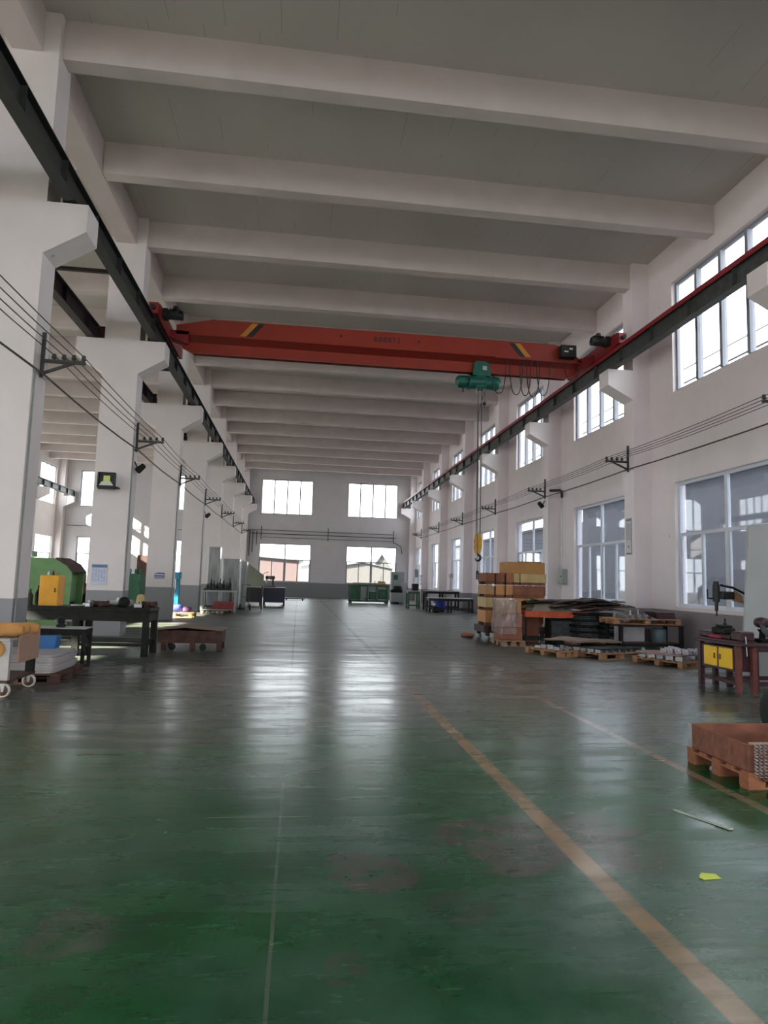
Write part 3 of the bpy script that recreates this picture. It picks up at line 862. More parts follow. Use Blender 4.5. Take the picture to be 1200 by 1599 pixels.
# small lamps on columns
fl = thing('flood_light', 'black square LED flood light on the second left column', 'lamp', (-4.66, 16.62, 3.7))
hsg = MB()
hsg.b2(-.2, .2, -.12, -.06, .17, .2); hsg.b2(-.2, .2, -.12, -.06, -.16, -.12); hsg.b2(-.2, -.17, -.12, -.06, -.12, .17); hsg.b2(.17, .2, -.12, -.06, -.12, .17)
hsg.b2(-.2, .2, -.06, .0, -.16, .2); hsg.b2(-.19, .19, -.1, .05, -.2, -.16)
hsg.build('housing', M_BLACK, fl)
MB().prism([(-.17, -.12), (.17, -.12), (.1, -.02), (-.1, -.02)], -.085, -.065, 'y').build('reflector', M_LENS, fl)
MB().b2(-.07, .08, -.082, -.062, -.02, .12).build('led_panel', M_LED, fl)
MB().bar((.22, -.03, -.14), (.22, .26, -.14), .03).bar((-.22, -.03, -.14), (-.22, .26, -.14), .03).b2(-.23, .23, .245, .27, -.16, -.12).build('bracket', M_BLACK, fl)
for (x, y, z, sg, lab) in ((8.8, 23.5, 4.42, -1, 'small dark spot lamp below the bracket of the third right wall column'),
                           (-4.1, 17.2, 4.1, 1, 'small dark spot lamp below the bracket of the second left column'),
                           (-4.1, 29.8, 4.1, 1, 'small dark spot lamp below the bracket of the fourth left column')):
    t = thing('spot_lamp', lab, 'lamp', (x, y, z))
    MB().cyl((sg * .14, -.05, .1), (-sg * .02, .03, -.03), .07, 14, .085).build('housing', M_BLACK, t)
    MB().bar((0, 0, 0), (-sg * .1, 0, .2), .03).build('bracket', M_BRKT, t)

# notices
po = thing('notice_board', 'framed blue headed notice on the second left column', 'notice', (-4.77, 16.904, 1.46))
MB().b2(-.19, .19, -.012, 0, -.25, .25).build('frame', M_GALV, po)
MB().b2(-.175, .175, -.016, -.012, -.235, .235).build('sheet', mat('notice_paper', (.50, .52, .66), .5), po)
MB().b2(-.175, .175, -.018, -.016, .165, .235).build('header_band', mat('notice_blue', (.10, .15, .30), .5), po)
tx = MB()
for r_i in range(9):
    for c_i in range(5):
        if (r_i * 5 + c_i) % 7 == 3: continue
        tx.b2(-.16 + c_i * .065, -.115 + c_i * .065, -.0175, -.016, .12 - r_i * .035, .132 - r_i * .035)
tx.build('printed_rows', mat('notice_ink', (.20, .22, .38), .6), po)
po = thing('small_sign', 'small blue and white striped sign on the third left column', 'sign', (-4.61, 23.184, 1.46))
MB().prism([(-.16, -.09), (.16, -.09), (.16, .1), (-.07, .1), (-.16, .06)], -.01, 0, 'y').build('plate', mat('sign_navy', (.09, .08, .26), .5), po)
MB().b2(-.14, .14, -.013, -.01, .015, .05).b2(-.14, .14, -.013, -.01, -.06, -.035).build('white_band', M_WHITE, po)
po = thing('wall_chart', 'tall narrow framed chart on the second right wall column', 'notice', (8.918, 17.2, 2.9))
MB().b2(-.014, 0, -.15, .15, -.5, .5).build('frame', mat('chart_grey', (.30, .32, .33), .5), po)
MB().b2(-.018, -.014, -.13, .13, -.44, .42).build('sheet', mat('chart_paper', (.52, .50, .51), .5), po)
m = MB()
for k in range(4): m.b2(-.021, -.018, -.11 + k * .065, -.095 + k * .065, -.1, .36)
m.b2(-.021, -.018, -.13, .13, .42, .46); m.b2(-.021, -.018, -.13, .13, -.48, -.455)
m.cyl((-.021, 0, -.28), (-.018, 0, -.28), .035, 12)
m.build('printed_lines', mat('chart_ink', (.13, .12, .13), .6), po)
eb = thing('electrical_box', 'grey green electrical box on the right wall under a pipe', 'electrical box', (9.395, 22.75, 1.56))
MB().b2(-.2, 0, -.17, .2, 0, .54, .01).build('enclosure', mat('box_grey_green', (.33, .36, .33), .5), eb)
MB().b2(-.206, -.2, -.15, .18, .02, .52).build('door', mat('box_grey_green', (.33, .36, .33), .5), eb)
MB().cyl((-.24, -.1, .28), (-.2, -.1, .28), .02, 10).build('knob', M_BRKT, eb)
MB().tube([(-.1, .1, .54), (-.1, .1, 3.18)], .022, 8).build('conduit', M_GALV, eb)
MB().tube([(-.1, .1, 3.1), (-.1, .1, 3.32), (-.14, .16, 3.38), (-.46, .36, 3.38)], .045, 10).build('corrugated_hose', M_BLACK, eb)
tag(MB().tube([(8.90, 23.16, .02), (8.90, 23.16, 4.75)], .02, 8).build('down_pipe', M_WHITE), 'thin white downpipe on the third right wall column edge', 'pipe')
for i, yc in enumerate(COLY[3:7]):
    tag(MB().tube([(-4.187, yc - .2, 0.02), (-4.187, yc - .2, 4.58)], .013, 8).build('down_pipe', M_GREYCAB), 'grey conduit running down the %s left column' % NUM[i], 'pipe', 'conduits down the left columns')
st = struct(MB().b2(-12.55, -11.65, YF - .06, YF - .001, 0, 2.95).build('door_1', M_RUST))
MB().cyl((-12.42, YF - .1, 1.1), (-12.42, YF - .06, 1.1), .03, 10).build('door_knob', M_GALV, st)

# ------------------------------------------------------------------ generic builders
def pallet(label, loc, rz, w=1.2, d=1.0, h=.14, m=None, group=None):
    """open timber pallet; w along local x"""
    m = m or M_WOOD
    t = thing('timber_pallet', label, 'pallet', loc, rz, group)
    n = max(5, int(d / .16)); dk = MB()
    for k in range(n):
        y = -d / 2 + .05 + (d - .1) * k / (n - 1)
        dk.b2(-w / 2, w / 2, y - .05, y + .05, h - .02, h)
    for x in (-w / 2 + .05, 0, w / 2 - .05): dk.b2(x - .05, x + .05, -d / 2, d / 2, h - .038, h - .021)
    dk.build('deck', m, t)
    f = None
    for x in (-w / 2 + .07, 0, w / 2 - .07):
        for y in (-d / 2 + .06, 0, d / 2 - .06):
            if f is None: f = MB().b2(-.07, .07, -.055, .055, .018, h - .039).build('block', m, t, (x, y, 0))
            else:
                c = f.copy(); COL.objects.link(c); c.parent = t; c.location = (x, y, 0)
    r = MB()
    for y in (-d / 2 + .06, 0, d / 2 - .06): r.b2(-w / 2, w / 2, y - .05, y + .05, 0, .017)
    r.build('bottom_board', m, t)
    return t

def bench(name, label, loc, w, d, h, mtop, mleg, legx=2, rail=.25, lw=.07, top=.05, rz=0, cat='table', apron=.1):
    t = thing(name, label, cat, loc, rz)
    MB().b2(-w / 2, w / 2, -d / 2, d / 2, h - top, h, .008).build('tabletop', mtop, t)
    if apron:
        a = MB(); q = .03
        for y in (-d / 2 + q, d / 2 - q): a.b2(-w / 2 + q, w / 2 - q, y - .015, y + .015, h - top - apron, h - top - .001)
        for x in (-w / 2 + q, w / 2 - q): a.b2(x - .015, x + .015, -d / 2 + q + .016, d / 2 - q - .016, h - top - apron, h - top - .001)
        a.build('apron', mleg, t)
    xs = [-w / 2 + lw / 2 + .01 + (w - lw - .02) * k / (legx - 1) for k in range(legx)]
    for x in xs:
        for y in (-d / 2 + lw / 2 + .01, d / 2 - lw / 2 - .01):
            MB().b2(x - lw / 2, x + lw / 2, y - lw / 2, y + lw / 2, 0, h - top - .001).build('leg', mleg, t)
    if rail:
        a = MB()
        for y in (-d / 2 + lw / 2, d / 2 - lw / 2): a.b2(-w / 2 + lw, w / 2 - lw, y - .02, y + .02, rail, rail + .06)
        for x in (xs[0], xs[-1]): a.b2(x - .02, x + .02, -d / 2 + lw, d / 2 - lw, rail, rail + .06)
        a.build('rail', mleg, t)
    return t

def blob(name, label, cat, loc, s, m, rz=0, seed=1, group=None, amp=.12, sub=2):
    """a soft sack-like lump"""
    rnd = random.Random(seed); vs = []; fs = []
    n, k = 14, 8
    for i in range(k + 1):
        ph = math.pi * i / k
        for j in range(n):
            th = 2 * math.pi * j / n
            r = 1 + amp * (rnd.random() - .5)
            sx = abs(math.sin(ph)) ** .6; cz = math.copysign(abs(math.cos(ph)) ** .7, math.cos(ph))
            c_, s_ = math.copysign(abs(math.cos(th)) ** .65, math.cos(th)), math.copysign(abs(math.sin(th)) ** .65, math.sin(th))
            vs.append((c_ * sx * r * s[0] / 2, s_ * sx * r * s[1] / 2, s[2] / 2 + cz * (r if 0 < i < k else 1) * s[2] / 2 * .98))
    for i in range(k):
        for j in range(n):
            fs.append((i * n + j, i * n + (j + 1) % n, (i + 1) * n + (j + 1) % n, (i + 1) * n + j))
    zmin = min(q[2] for q in vs); vs = [(x, y, z - zmin) for x, y, z in vs]
    mb = MB(); mb.add(vs, [tuple(reversed(f)) for f in fs], True)
    o = mb.build(name, m, None, loc, rz)
    return tag(o, label, cat, group)

# ------------------------------------------------------------------ left side, near: trolley, plates, bench
t = thing('caster_trolley', 'grey steel trolley on casters at the left edge of the frame', 'trolley', (-3.72, 8.93, 0))
MB().b2(-.42, .36, -.42, .46, .66, .69, .005).build('tray', M_GREYPL, t)
MB().b2(-.42, .36, -.42, .46, .17, .2, .005).build('lower_shelf', M_RUST, t)
for i, (x, y) in enumerate(((.31, -.37), (.31, .4), (-.37, -.37), (-.37, .4))):
    MB().b2(x - .05, x + .05, y - .03, y + .03, .2, .66).build('leg', M_GREYPL if i == 0 else M_BENCH, t)
    cw = MB().box((x, y, .186), (.08, .08, .012))
    for s_ in (-1, 1): cw.prism([(x - .03, .18), (x + .03, .18), (x + .012, .07), (x - .012, .07)], y + s_ * .026 - .002, y + s_ * .026 + .002, 'y')
    cwo = cw.build('caster', M_GALV, t)
    MB().lathe([(.062, -.018), (.078, -.018), (.085, -.01), (.085, .01), (.078, .018), (.062, .018)], (x, y, .085), 28, 'y').build('wheel', mat('caster_white_tyre', (.5, .48, .44), .5), cwo)
    MB().lathe([(.01, -.021), (.061, -.021), (.061, .021), (.01, .021)], (x, y, .085), 24, 'y').build('wheel_centre', mat('caster_red_hub', (.10, .04, .035), .5), cwo)
for i, (x, y, r, l, z, lab) in enumerate(((-3.72, 8.72, .085, .85, .775, 'nearer orange tan canvas roll on top of the caster trolley'), (-3.70, 8.92, .08, .8, .77, 'orange tan canvas roll behind the nearer one on the trolley'), (-3.66, 9.12, .075, .8, .765, 'farthest orange tan canvas roll on the trolley'))):
    mb = MB(); pts = []; rs = []
    rr = random.Random(i)
    for k in range(12):
        u = k / 11; pts.append((x - l / 2 + l * u, y + .01 * math.sin(6 * u + i), z + .006 * math.sin(9 * u)))
        rs.append(r * (.55 if k in (0, 11) else (.92 + .16 * rr.random())))
    tag(mb.tube(pts, rs, 14).build('canvas_roll', M_TANCLOTH), lab, 'roll', 'canvas rolls on the trolley')
blob('canvas_bag', 'sagging tan canvas bag hanging low on the left trolley', 'bag', (-3.62, 8.55, .46), (.42, .14, .22), M_TANCLOTH, 0, 5)
t = tag(MB().add([], []).b2(-.008, .008, -.28, .36, 0, .34).build('corrugated_sheet', M_BEIGE, None, (-3.335, 9.0, .38)), 'beige corrugated cardboard hanging on the side of the trolley', 'cardboard')

pallet('dark red pallet under the grey plates on the left', (-3.72, 10.15, 0), 0, 1.15, 1.1, .13, M_RUST)
def rounded(w, d, r, n=5):
    p = []
    for (cx, cy, a0) in ((w / 2 - r, d / 2 - r, 0), (-w / 2 + r, d / 2 - r, 90), (-w / 2 + r, -d / 2 + r, 180), (w / 2 - r, -d / 2 + r, 270)):
        for k in range(n + 1):
            a = math.radians(a0 + 90 * k / n); p.append((cx + r * math.cos(a), cy + r * math.sin(a)))
    return p
for k in range(7):
    o = MB().prism(rounded(1.05, 1.0, .12), 0, .032, 'z').build('steel_plate', M_GREYPL, None, (-3.74 + .015 * ((k * 7) % 3 - 1), 10.15 + .015 * ((k * 5) % 3 - 1), .131 + k * .035))
    tag(o, 'rounded grey plate, %s from the bottom of the stack on the left pallet' % ['first', 'second', 'third', 'fourth', 'fifth', 'sixth', 'seventh'][k], 'plate', 'grey plates stacked on the left pallet')
t = bench('low_steel_stand', 'low dark stand with a bright sheet top behind the plates', (-3.74, 11.5, 0), .82, .4, .61, M_GALV, M_BENCH, 2, 0, .05, .02)
tag(MB().prism([(-.12, 0), (.12, 0), (.14, .18), (-.14, .18)], -.1, .1, 'y').build('blue_bin', mat('bin_blue', (.02, .12, .34), .5), None, (-3.62, 10.55, .375)), 'small blue plastic bin standing on the stacked grey plates', 'bin')
t = thing('bench_vise', 'dark round vise head on the low stand behind the plates', 'vise', (-3.78, 11.5, .611))
MB().lathe([(.07, 0), (.08, .03), (.05, .05), (.06, .08), (.07, .13), (.04, .16)], (0, 0, 0), 16).build('body', M_BENCH, t)
MB().cyl((-.1, 0, .1), (.16, 0, .1), .02, 8).build('spindle', M_STEEL, t)

# black workbench
t = bench('steel_workbench', 'oily black steel workbench between the first two left columns', (-3.95, 13.2, 0), 2.55, .85, .87, M_BENCH, M_BENCH, 3, .18, .11, .07, 0, 'workbench', .17)
MB().b2(-1.2, 1.2, -.36, .36, .245, .265).build('lower_shelf', M_BENCH, t)
def fitting(label, loc, rz, kind, group='metal fittings on the black workbench'):
    m = MB()
    if kind == 'tee':
        m.cyl((-.14, 0, .06), (.14, 0, .06), .05, 16); m.cyl((0, 0, .06), (0, -.12, .06), .045, 16)
        for x in (-.14, .12): m.cyl((x, 0, .06), (x + .025, 0, .06), .06, 16)
    elif kind == 'elbow':
        m.tube([(-.12, 0, .07), (0, 0, .07), (.06, .02, .09), (.08, .03, .16)], [.055, .055, .055, .06], 14)
    elif kind == 'flange':
        m.lathe([(.03, -.05), (.1, -.05), (.1, -.02), (.05, -.015), (.05, .08), (.03, .08)], (0, 0, .1), 20, 'y')
    elif kind == 'rod':
        m.cyl((-.25, 0, .02), (.25, 0, .02), .02, 10); m.box((0, .02, .045), (.1, .06, .05), bev=.01)
    elif kind == 'block':
        m.box((0, 0, .04), (.14, .1, .08), bev=.01); m.cyl((0, 0, .08), (0, 0, .12), .03, 12); m.cyl((.05, -.02, .08), (.05, -.02, .1), .015, 8)
    elif kind == 'cone':
        m.lathe([(.1, 0), (.1, .02), (.06, .22), (.035, .24)], (0, 0, 0), 20)
    o = m.build('metal_fitting', {'cone': M_CRATE_PALE, 'rod': M_STEEL, 'tee': M_RUST, 'block': M_STEEL}.get(kind, M_GALV) if kind != 'flange' else M_BENCH, None, loc, rz)
    return tag(o, label, 'fitting', group)
for (x, y, rz, kd, lb) in ((-3.9, 13.1, .3, 'rod', 'steel rod with a lug left of the fittings on the black bench'),
                           (-3.62, 13.05, .2, 'tee', 'rusty pipe tee left of centre on the black bench'),
                           (-3.62, 13.35, .8, 'block', 'small steel block behind the rusty pipe tee'),
                           (-3.4, 13.2, -.3, 'elbow', 'galvanised pipe elbow in the middle of the black bench'),
                           (-3.18, 12.98, .1, 'flange', 'dark round flange near the middle of the black bench'),
                           (-2.98, 13.35, 0, 'cone', 'pale conical part standing on the right end of the bench'),
                           (-2.95, 13.02, .4, 'block', 'small steel block in front of the pale cone'),
                           (-2.78, 13.2, -.4, 'tee', 'rusty pipe tee at the right end of the black bench'),
                           (-3.78, 12.92, 1.3, 'block', 'small steel block at the front edge of the black bench')):
    fitting(lb, (x, y, .871), rz, kd)
blob('cloth_bundle', 'grey cloth bundle lying among fittings on the black bench', 'cloth', (-3.32, 13.42, .871), (.42, .2, .15), M_GREYPL, .1, 8)
yc_ = thing('tool_cabinet', 'yellow metal cabinet standing on the left end of the black bench', 'cabinet', (-4.52, 13.12, .87))
MB().b2(-.17, .17, -.16, .16, 0, .56, .01).build('body', mat('cabinet_yellow', (.72, .34, .02), .5, var=.08, scale=5), yc_)
MB().b2(-.155, .155, -.17, -.16, .02, .54).build('door', mat('cabinet_yellow', (.72, .34, .02), .5), yc_)
MB().b2(.1, .12, -.185, -.17, .25, .33).build('handle', M_BRKT, yc_)
for k, (x, h_) in enumerate(((-.08, .07), (0, .09), (.07, .06))):
    o = MB().lathe([(.02, 0), (.022, h_ * .6), (.01, h_ * .75), (.01, h_)], (0, 0, 0), 10).build('small_bottle', [M_WHITE, M_BLACK, M_STRY][k], None, (-4.52 + x, 13.12, 1.431))
    tag(o, ['white', 'black', 'orange'][k] + ' small bottle standing on top of the yellow cabinet', 'bottle')
for k, (x, y, h_) in enumerate(((-4.85, 13.0, .3), (-4.98, 13.12, .42), (-4.82, 13.3, .36), (-5.08, 12.95, .24))):
    o = MB().lathe([(.05, 0), (.055, h_ * .6), (.03, h_ * .75), (.018, h_ * .8), (.018, h_)], (0, 0, 0), 14).build('oil_bottle', [M_BLACK, M_DGREEN, M_BENCH, M_CRATE_PALE][k], None, (x, y, .871))
    tag(o, ['black', 'dark green', 'oily', 'pale'][k] + ' bottle left of the yellow cabinet on the black bench', 'bottle', 'bottles left of the yellow cabinet')

# low rusty dolly
t = thing('rusty_dolly', 'low rusty brown steel dolly beside the black workbench', 'dolly', (-2.1, 14.25, 0), 0)
fr = MB()
for (x0, x1, y0, y1) in ((-.62, .62, -.4, -.37), (-.62, .62, .37, .4), (-.62, -.59, -.37, .37), (.59, .62, -.37, .37)): fr.b2(x0, x1, y0, y1, .16, .4)
fr.b2(-.59, .59, -.37, .37, .16, .18)
fr.build('box_frame', M_RUST, t)
for (x, y) in ((-.5, -.33), (.05, -.33), (.57, -.35), (-.5, .33), (.57, .33)):
    MB().b2(x - .045, x + .045, y - .045, y + .045, 0, .159).build('foot', M_RUST, t)
for x in (-.35, .25): MB().lathe([(.01, -.02), (.06, -.02), (.07, 0), (.06, .02), (.01, .02)], (x, -.28, .07), 16, 'y').build('wheel', M_RUBBER, t)
o = MB().add([(-.64, -.42, .0), (-.1, -.42, .055), (.64, -.42, .0), (-.64, .42, .0), (-.1, .42, .055), (.64, .42, .0), (-.64, -.42, .012), (-.1, -.42, .067), (.64, -.42, .012), (-.64, .42, .012), (-.1, .42, .067), (.64, .42, .012)],
             [(0, 3, 4, 1), (1, 4, 5, 2), (6, 7, 10, 9), (7, 8, 11, 10), (0, 1, 7, 6), (1, 2, 8, 7), (3, 9, 10, 4), (4, 10, 11, 5), (0, 6, 9, 3), (2, 5, 11, 8)]).build('plywood_sheet', mat('brown_ply', (.16, .11, .085), .7, var=.25, scale=5), None, (-2.1, 14.25, .402))
tag(o, 'brown creased plywood sheet lying on the rusty dolly', 'sheet')

# ------------------------------------------------------------------ behind the left columns
t = thing('shearing_machine', 'big light green shearing machine behind the yellow cabinet', 'machine', (-6.4, 17.6, 0))
pf = [(-1.3, 0), (.9, 0), (.94, 1.5), (.8, 1.68), (.6, 1.82), (-1.3, 1.84)]
MB().prism(pf, -.5, -.42, 'y').prism(pf, .42, .5, 'y').build('side_frame', M_GREEN, t)
MB().b2(-1.25, .8, -.4, .4, .75, 1.6, .03).build('ram', M_GREEN, t)
MB().b2(-1.3, .92, -.41, .41, 0, .7, .02).build('bed', M_DGREEN, t)
MB().prism([(.55, 1.84), (.82, 1.7), (.98, 1.5), (.96, 1.47), (.79, 1.66), (.55, 1.8)], -.52, .52, 'y').build('top_guard', M_SHEET, t)
MB().b2(-.35, -.1, -.2, .1, 1.84, 1.98, .02).build('motor', M_GREYCAB, t)
t = thing('steel_cupboard', 'dark low cupboard behind the black workbench', 'cupboard', (-5.65, 18.9, 0))
MB().b2(-.35, .4, -.3, .3, 0, .93, .01).build('body', M_BENCH, t)
MB().b2(-.34, .02, -.31, -.3, .05, .9).build('door', M_BENCH, t); MB().b2(.04, .39, -.31, -.3, .05, .9).build('door', M_BENCH, t)
tag(MB().b2(-.19, .17, -.18, .18, 0, .28, .005).build('cardboard_box', mat('red_brown_carton', (.34, .13, .09), .85), None, (-5.83, 18.85, .931)), 'red brown cardboard box right of the green machine', 'box')
tag(MB().b2(-.15, .15, -.14, .14, 0, .26, .01).build('grey_carton', M_GREYPL, None, (-5.84, 18.88, 1.212)), 'pale grey carton standing on the red brown box', 'box')
blob('black_backpack', 'black bag leaning behind the second left column', 'bag', (-5.5, 18.9, .931), (.26, .26, .62), M_BLACK, 0, 3)
t = thing('machine_cabinet', 'dark green machine cabinet just before the third left column', 'cabinet', (-5.2, 22.25, 0))
MB().b2(-.3, .28, -.3, .3, 0, 1.5, .02).build('body', M_DGREEN, t)
MB().b2(-.28, -.2, -.31, -.3, .1, 1.45).build('yellow_strip', M_YEL, t)
for x in (-.15, .05, .2): MB().lathe([(.05, 1.5), (.06, 1.62), (.03, 1.66)], (x, 0, 0), 12).build('top_valve', M_CYAN if x < 0 else M_DGREEN, t)
t = thing('column_press', 'tall cyan painted press right behind the third left column', 'machine', (-4.72, 27.1, 0))
MB().b2(-.14, .2, -.25, .25, 0, .35, .02).build('base', M_CYAN, t)
MB().b2(-.1, .12, -.12, .12, .35, 1.35, .02).build('column', M_CYAN, t)
MB().b2(-.14, .16, -.3, .15, 1.35, 1.62, .03).build('head', M_CYAN, t)
MB().cyl((0, -.22, .95), (0, -.22, 1.35), .03, 12).build('spindle', M_STEEL, t)
# third column foot: bag and pale timber
t = pallet('pale sunlit pallet beside the third left column', (-4.35, 25.2, 0), 0, 1.3, 1.0, .16, M_CRATE_PALE)
blob('plastic_sack', 'blue plastic sack lying on the pale pallet by the third column', 'bag', (-4.4, 25.3, .162), (.55, .45, .28), M_BLUEBAG, .2, 11)
blob('purple_cloth', 'dark purple cloth beside the blue plastic sack', 'cloth', (-3.98, 25.3, .162), (.34, .4, .2), mat('purple_cloth', (.12, .05, .13), .9), 0, 12)

# white framed stand with red goods
t = thing('framed_stand', 'pale tubular frame stand beyond the fourth left column', 'stand', (-3.2, 28.4, 0))
for (x, y) in ((-.66, -.35), (.66, -.35), (-.66, .35), (.66, .35)): MB().b2(x - .025, x + .025, y - .025, y + .025, 0, .86).build('leg', M_GREYCAB, t)
fr = MB()
for y in (-.35, .35): fr.b2(-.68, .68, y - .025, y + .025, .86, .91); fr.b2(-.63, .63, y - .02, y + .02, .12, .15)
for x in (-.66, .66): fr.b2(x - .025, x + .025, -.32, .32, .86, .91); fr.b2(x - .02, x + .02, -.32, .32, .12, .15)
fr.build('top_frame', M_GREYCAB, t)
MB().b2(-.63, .63, -.32, .32, .13, .145).build('shelf', M_RUST, t)
for k in range(4):
    tag(MB().b2(-.42, .42, -.26, .26, 0, .07, .01).build('steel_sheet', M_RED, None, (-3.05 + .03 * k, 28.4, .151 + k * .075)), 'dark red panel, %s in the stack under the pale stand' % ['lowest', 'second', 'third', 'topmost'][k], 'panel', 'red panels under the pale stand')
for k in range(5):
    tag(MB().lathe([(.05, 0), (.07, .03), (.07, .06), (.04, .09)], (0, 0, 0), 12).build('cast_cap', [M_CARD, M_GREYPL][k % 2], None, (-3.75 + k * .19, 27.75, 0)), 'small pale casting on the floor before the pale stand', 'casting', 'small castings before the pale stand')
for k in range(8):
    h_ = .2 + .28 * ((k * 37) % 10) / 10
    o = MB().lathe([(.07, 0), (.075, h_ * .5), (.03, h_ * .6), (.028, h_)], (0, 0, 0), 10).build('gas_fitting', M_BLACK, None, (-3.78 + k * .13, 28.95 + (k % 2) * .12, .98))
    tag(o, 'dark upright fitting standing on the black rack by the fourth column', 'fitting', 'dark fittings on the black rack')
t = bench('black_rack', 'black steel rack behind the pale tubular frame stand', (-3.35, 29.05, 0), 1.15, .5, .98, M_BLACK, M_BLACK, 2, .2, .05, .03)

# grey sheet partitions and gas bottle trolley
for (x, y, w, h_, lb) in ((-3.72, 30.5, .5, 2.78, 'tall grey upright locker beyond the fourth left column'),
                          (-3.05, 31.3, .75, 2.3, 'reflective grey sheet cabinet beside the tall locker'),
                          (-2.55, 31.8, .35, 2.2, 'narrow reflective grey sheet cabinet nearest the aisle')):
    t = thing('sheet_cabinet', lb, 'cabinet', (x, y, 0))
    MB().b2(-w / 2, w / 2, -.25, .25, .08, h_, .01).build('body', M_GREYPAN, t)
    MB().b2(-w / 2 + .02, w / 2 - .02, -.26, -.25, .12, h_ - .05).build('door', M_GREYPAN, t)
    MB().b2(-w / 2 + .02, w / 2 - .02, -.2, .2, 0, .08).build('plinth', M_BLACK, t)
t = thing('hand_truck', 'dark hand truck with rubber wheels parked by the grey cabinets', 'hand truck', (-2.35, 31.0, 0))
MB().bar((-.16, 0, .1), (-.16, .15, 1.15), .03).bar((.16, 0, .1), (.16, .15, 1.15), .03).bar((-.16, .15, 1.15), (.16, .15, 1.15), .03).bar((-.16, .07, .6), (.16, .07, .6), .03).build('frame', M_BRKT, t)
MB().b2(-.18, .18, -.25, 0, .03, .045).build('toe_plate', M_BRKT, t)
for s_ in (-1, 1): MB().lathe([(.02, -.03), (.12, -.03), (.15, 0), (.12, .03), (.02, .03)], (s_ * .22, .03, .15), 18, 'x').build('wheel', M_RUBBER, t)
t = thing('panel_screen', 'pale olive panel screen beyond the grey cabinets', 'screen', (-2.6, 32.7, 0))
MB().prism([(-.1, 1.1), (.95, 1.1), (.95, 1.6), (.2, 2.15), (-.1, 2.3)], -.03, .03, 'y').build('panel', M_OLIVE, t)
for x in (-.06, .9): MB().b2(x - .03, x + .03, -.03, .03, 0, 1.1).build('post', M_BRKT, t)
for (x, y, w, lb) in ((-2.45, 36.2, 1.1, 'long black skirted steel bench far down the left aisle'), (-1.25, 36.6, 1.15, 'navy steel bench carrying a red drill far down the left aisle')):
    t = bench('skirted_bench', lb, (x, y, 0), w, .8, 1.0, M_GREYPL, M_NAVY if x > -2 else M_BLACK, 2, .2, .08, .03, 0, 'workbench', .78)
    if x > -2:
        for q in (-.45, .45): MB().lathe([(.01, -.02), (.05, -.02), (.05, .02), (.01, .02)], (q, -.38, .05), 14, 'y').build('caster', M_GALV, t)
    MB().b2(-w / 2 + .05, w / 2 - .05, -.3, .3, .3, .9).build('drawer_unit', M_BLACK, t)
t = thing('bench_drill', 'red and dark bench drill standing on the navy bench', 'drill', (-1.5, 36.5, 1.001))
MB().box((0, 0, .04), (.6, .35, .08), bev=.02).build('base', M_MAROON, t)
MB().cyl((.15, 0, .08), (.15, 0, .6), .05, 14).build('column', M_MAROON, t)
MB().box((.0, 0, .5), (.5, .2, .18), bev=.04).build('head', M_BENCH, t)
MB().cyl((-.2, 0, .2), (-.2, 0, .42), .035, 12).build('spindle', M_STEEL, t)
for a in (0, 2.1, 4.2): MB().bar((-.05, -.12, .5), (-.05 + .22 * math.cos(a), -.14, .5 + .22 * math.sin(a)), .02).build('feed_handle', M_STEEL, t)
MB().tube([(-.45, 0, .1), (-.5, 0, .4), (-.35, 0, .72), (-.1, 0, .8)], .018, 6).build('hose', M_STRY, t)
t = thing('low_dolly', 'small low black dolly near the foot of the far wall', 'dolly', (-.2, 46.5, 0))
MB().b2(-.7, .7, -.3, .3, .1, .16).build('platform', M_BLACK, t)
for (x, y) in ((-.55, -.2), (.55, -.2), (-.55, .2), (.55, .2)): MB().lathe([(.01, -.02), (.05, -.02), (.05, .02), (.01, .02)], (x, y, .05), 12, 'y').build('wheel', M_RUBBER, t)

# ------------------------------------------------------------------ right side, far to near
t = thing('forming_machine', 'long green machine frame standing before the far right windows', 'machine', (4.6, 44.3, 0))
fr = MB()
for x in (-1.2, -.55, -.05, .6, 1.3): fr.b2(x - .05, x + .05, -.4, -.3, .1, 1.2); fr.b2(x - .05, x + .05, .3, .4, .1, 1.2)
for z in (.1, 1.1):
    for y in (-.4, .3): fr.b2(-1.25, 1.35, y, y + .1, z, z + .12)
fr.build('frame', mat('dull_machine_green', (.045, .11, .055), .55, var=.2, scale=4), t)
MB().b2(-.5, 0, -.25, .25, .3, 1.05, .02).build('panel', M_GREYCAB, t)
MB().b2(-1.2, -.6, -.28, .28, .25, 1.1, .02).build('gear_case', M_DGREEN, t)
MB().b2(.1, .55, -.28, .28, .25, .8, .02).b2(.7, 1.25, -.25, .25, .3, .95, .02).build('drive_unit', M_DGREEN, t)
MB().cyl((-1.0, 0, 1.28), (1.2, 0, 1.28), .07, 14).build('roller', M_STEEL, t)
for (x, y) in ((-1.15, -.35), (1.25, -.35), (-1.15, .35), (1.25, .35)): MB().b2(x - .08, x + .08, y - .08, y + .08, 0, .1).build('foot', M_DGREEN, t)
MB().box((.9, 0, 1.35), (.5, .3, .25), bev=.05).cyl((.85, 0, 1.45), (.85, 0, 1.8), .015, 6).cyl((.45, 0, 1.2), (.45, 0, 1.5), .03, 6).build('motor', M_CRATE_PALE, t)
t = thing('forming_machine', 'smaller dark machine joined to the right of the green frame', 'machine', (6.6, 44.5, 0))
MB().b2(-.4, .35, -.35, .3, .12, .75, .02).build('base', M_GREYCAB, t)
MB().b2(-.45, .5, -.3, .3, .75, .95, .02).b2(-.3, .1, -.2, .2, 0, .119).build('bed', M_BENCH, t)
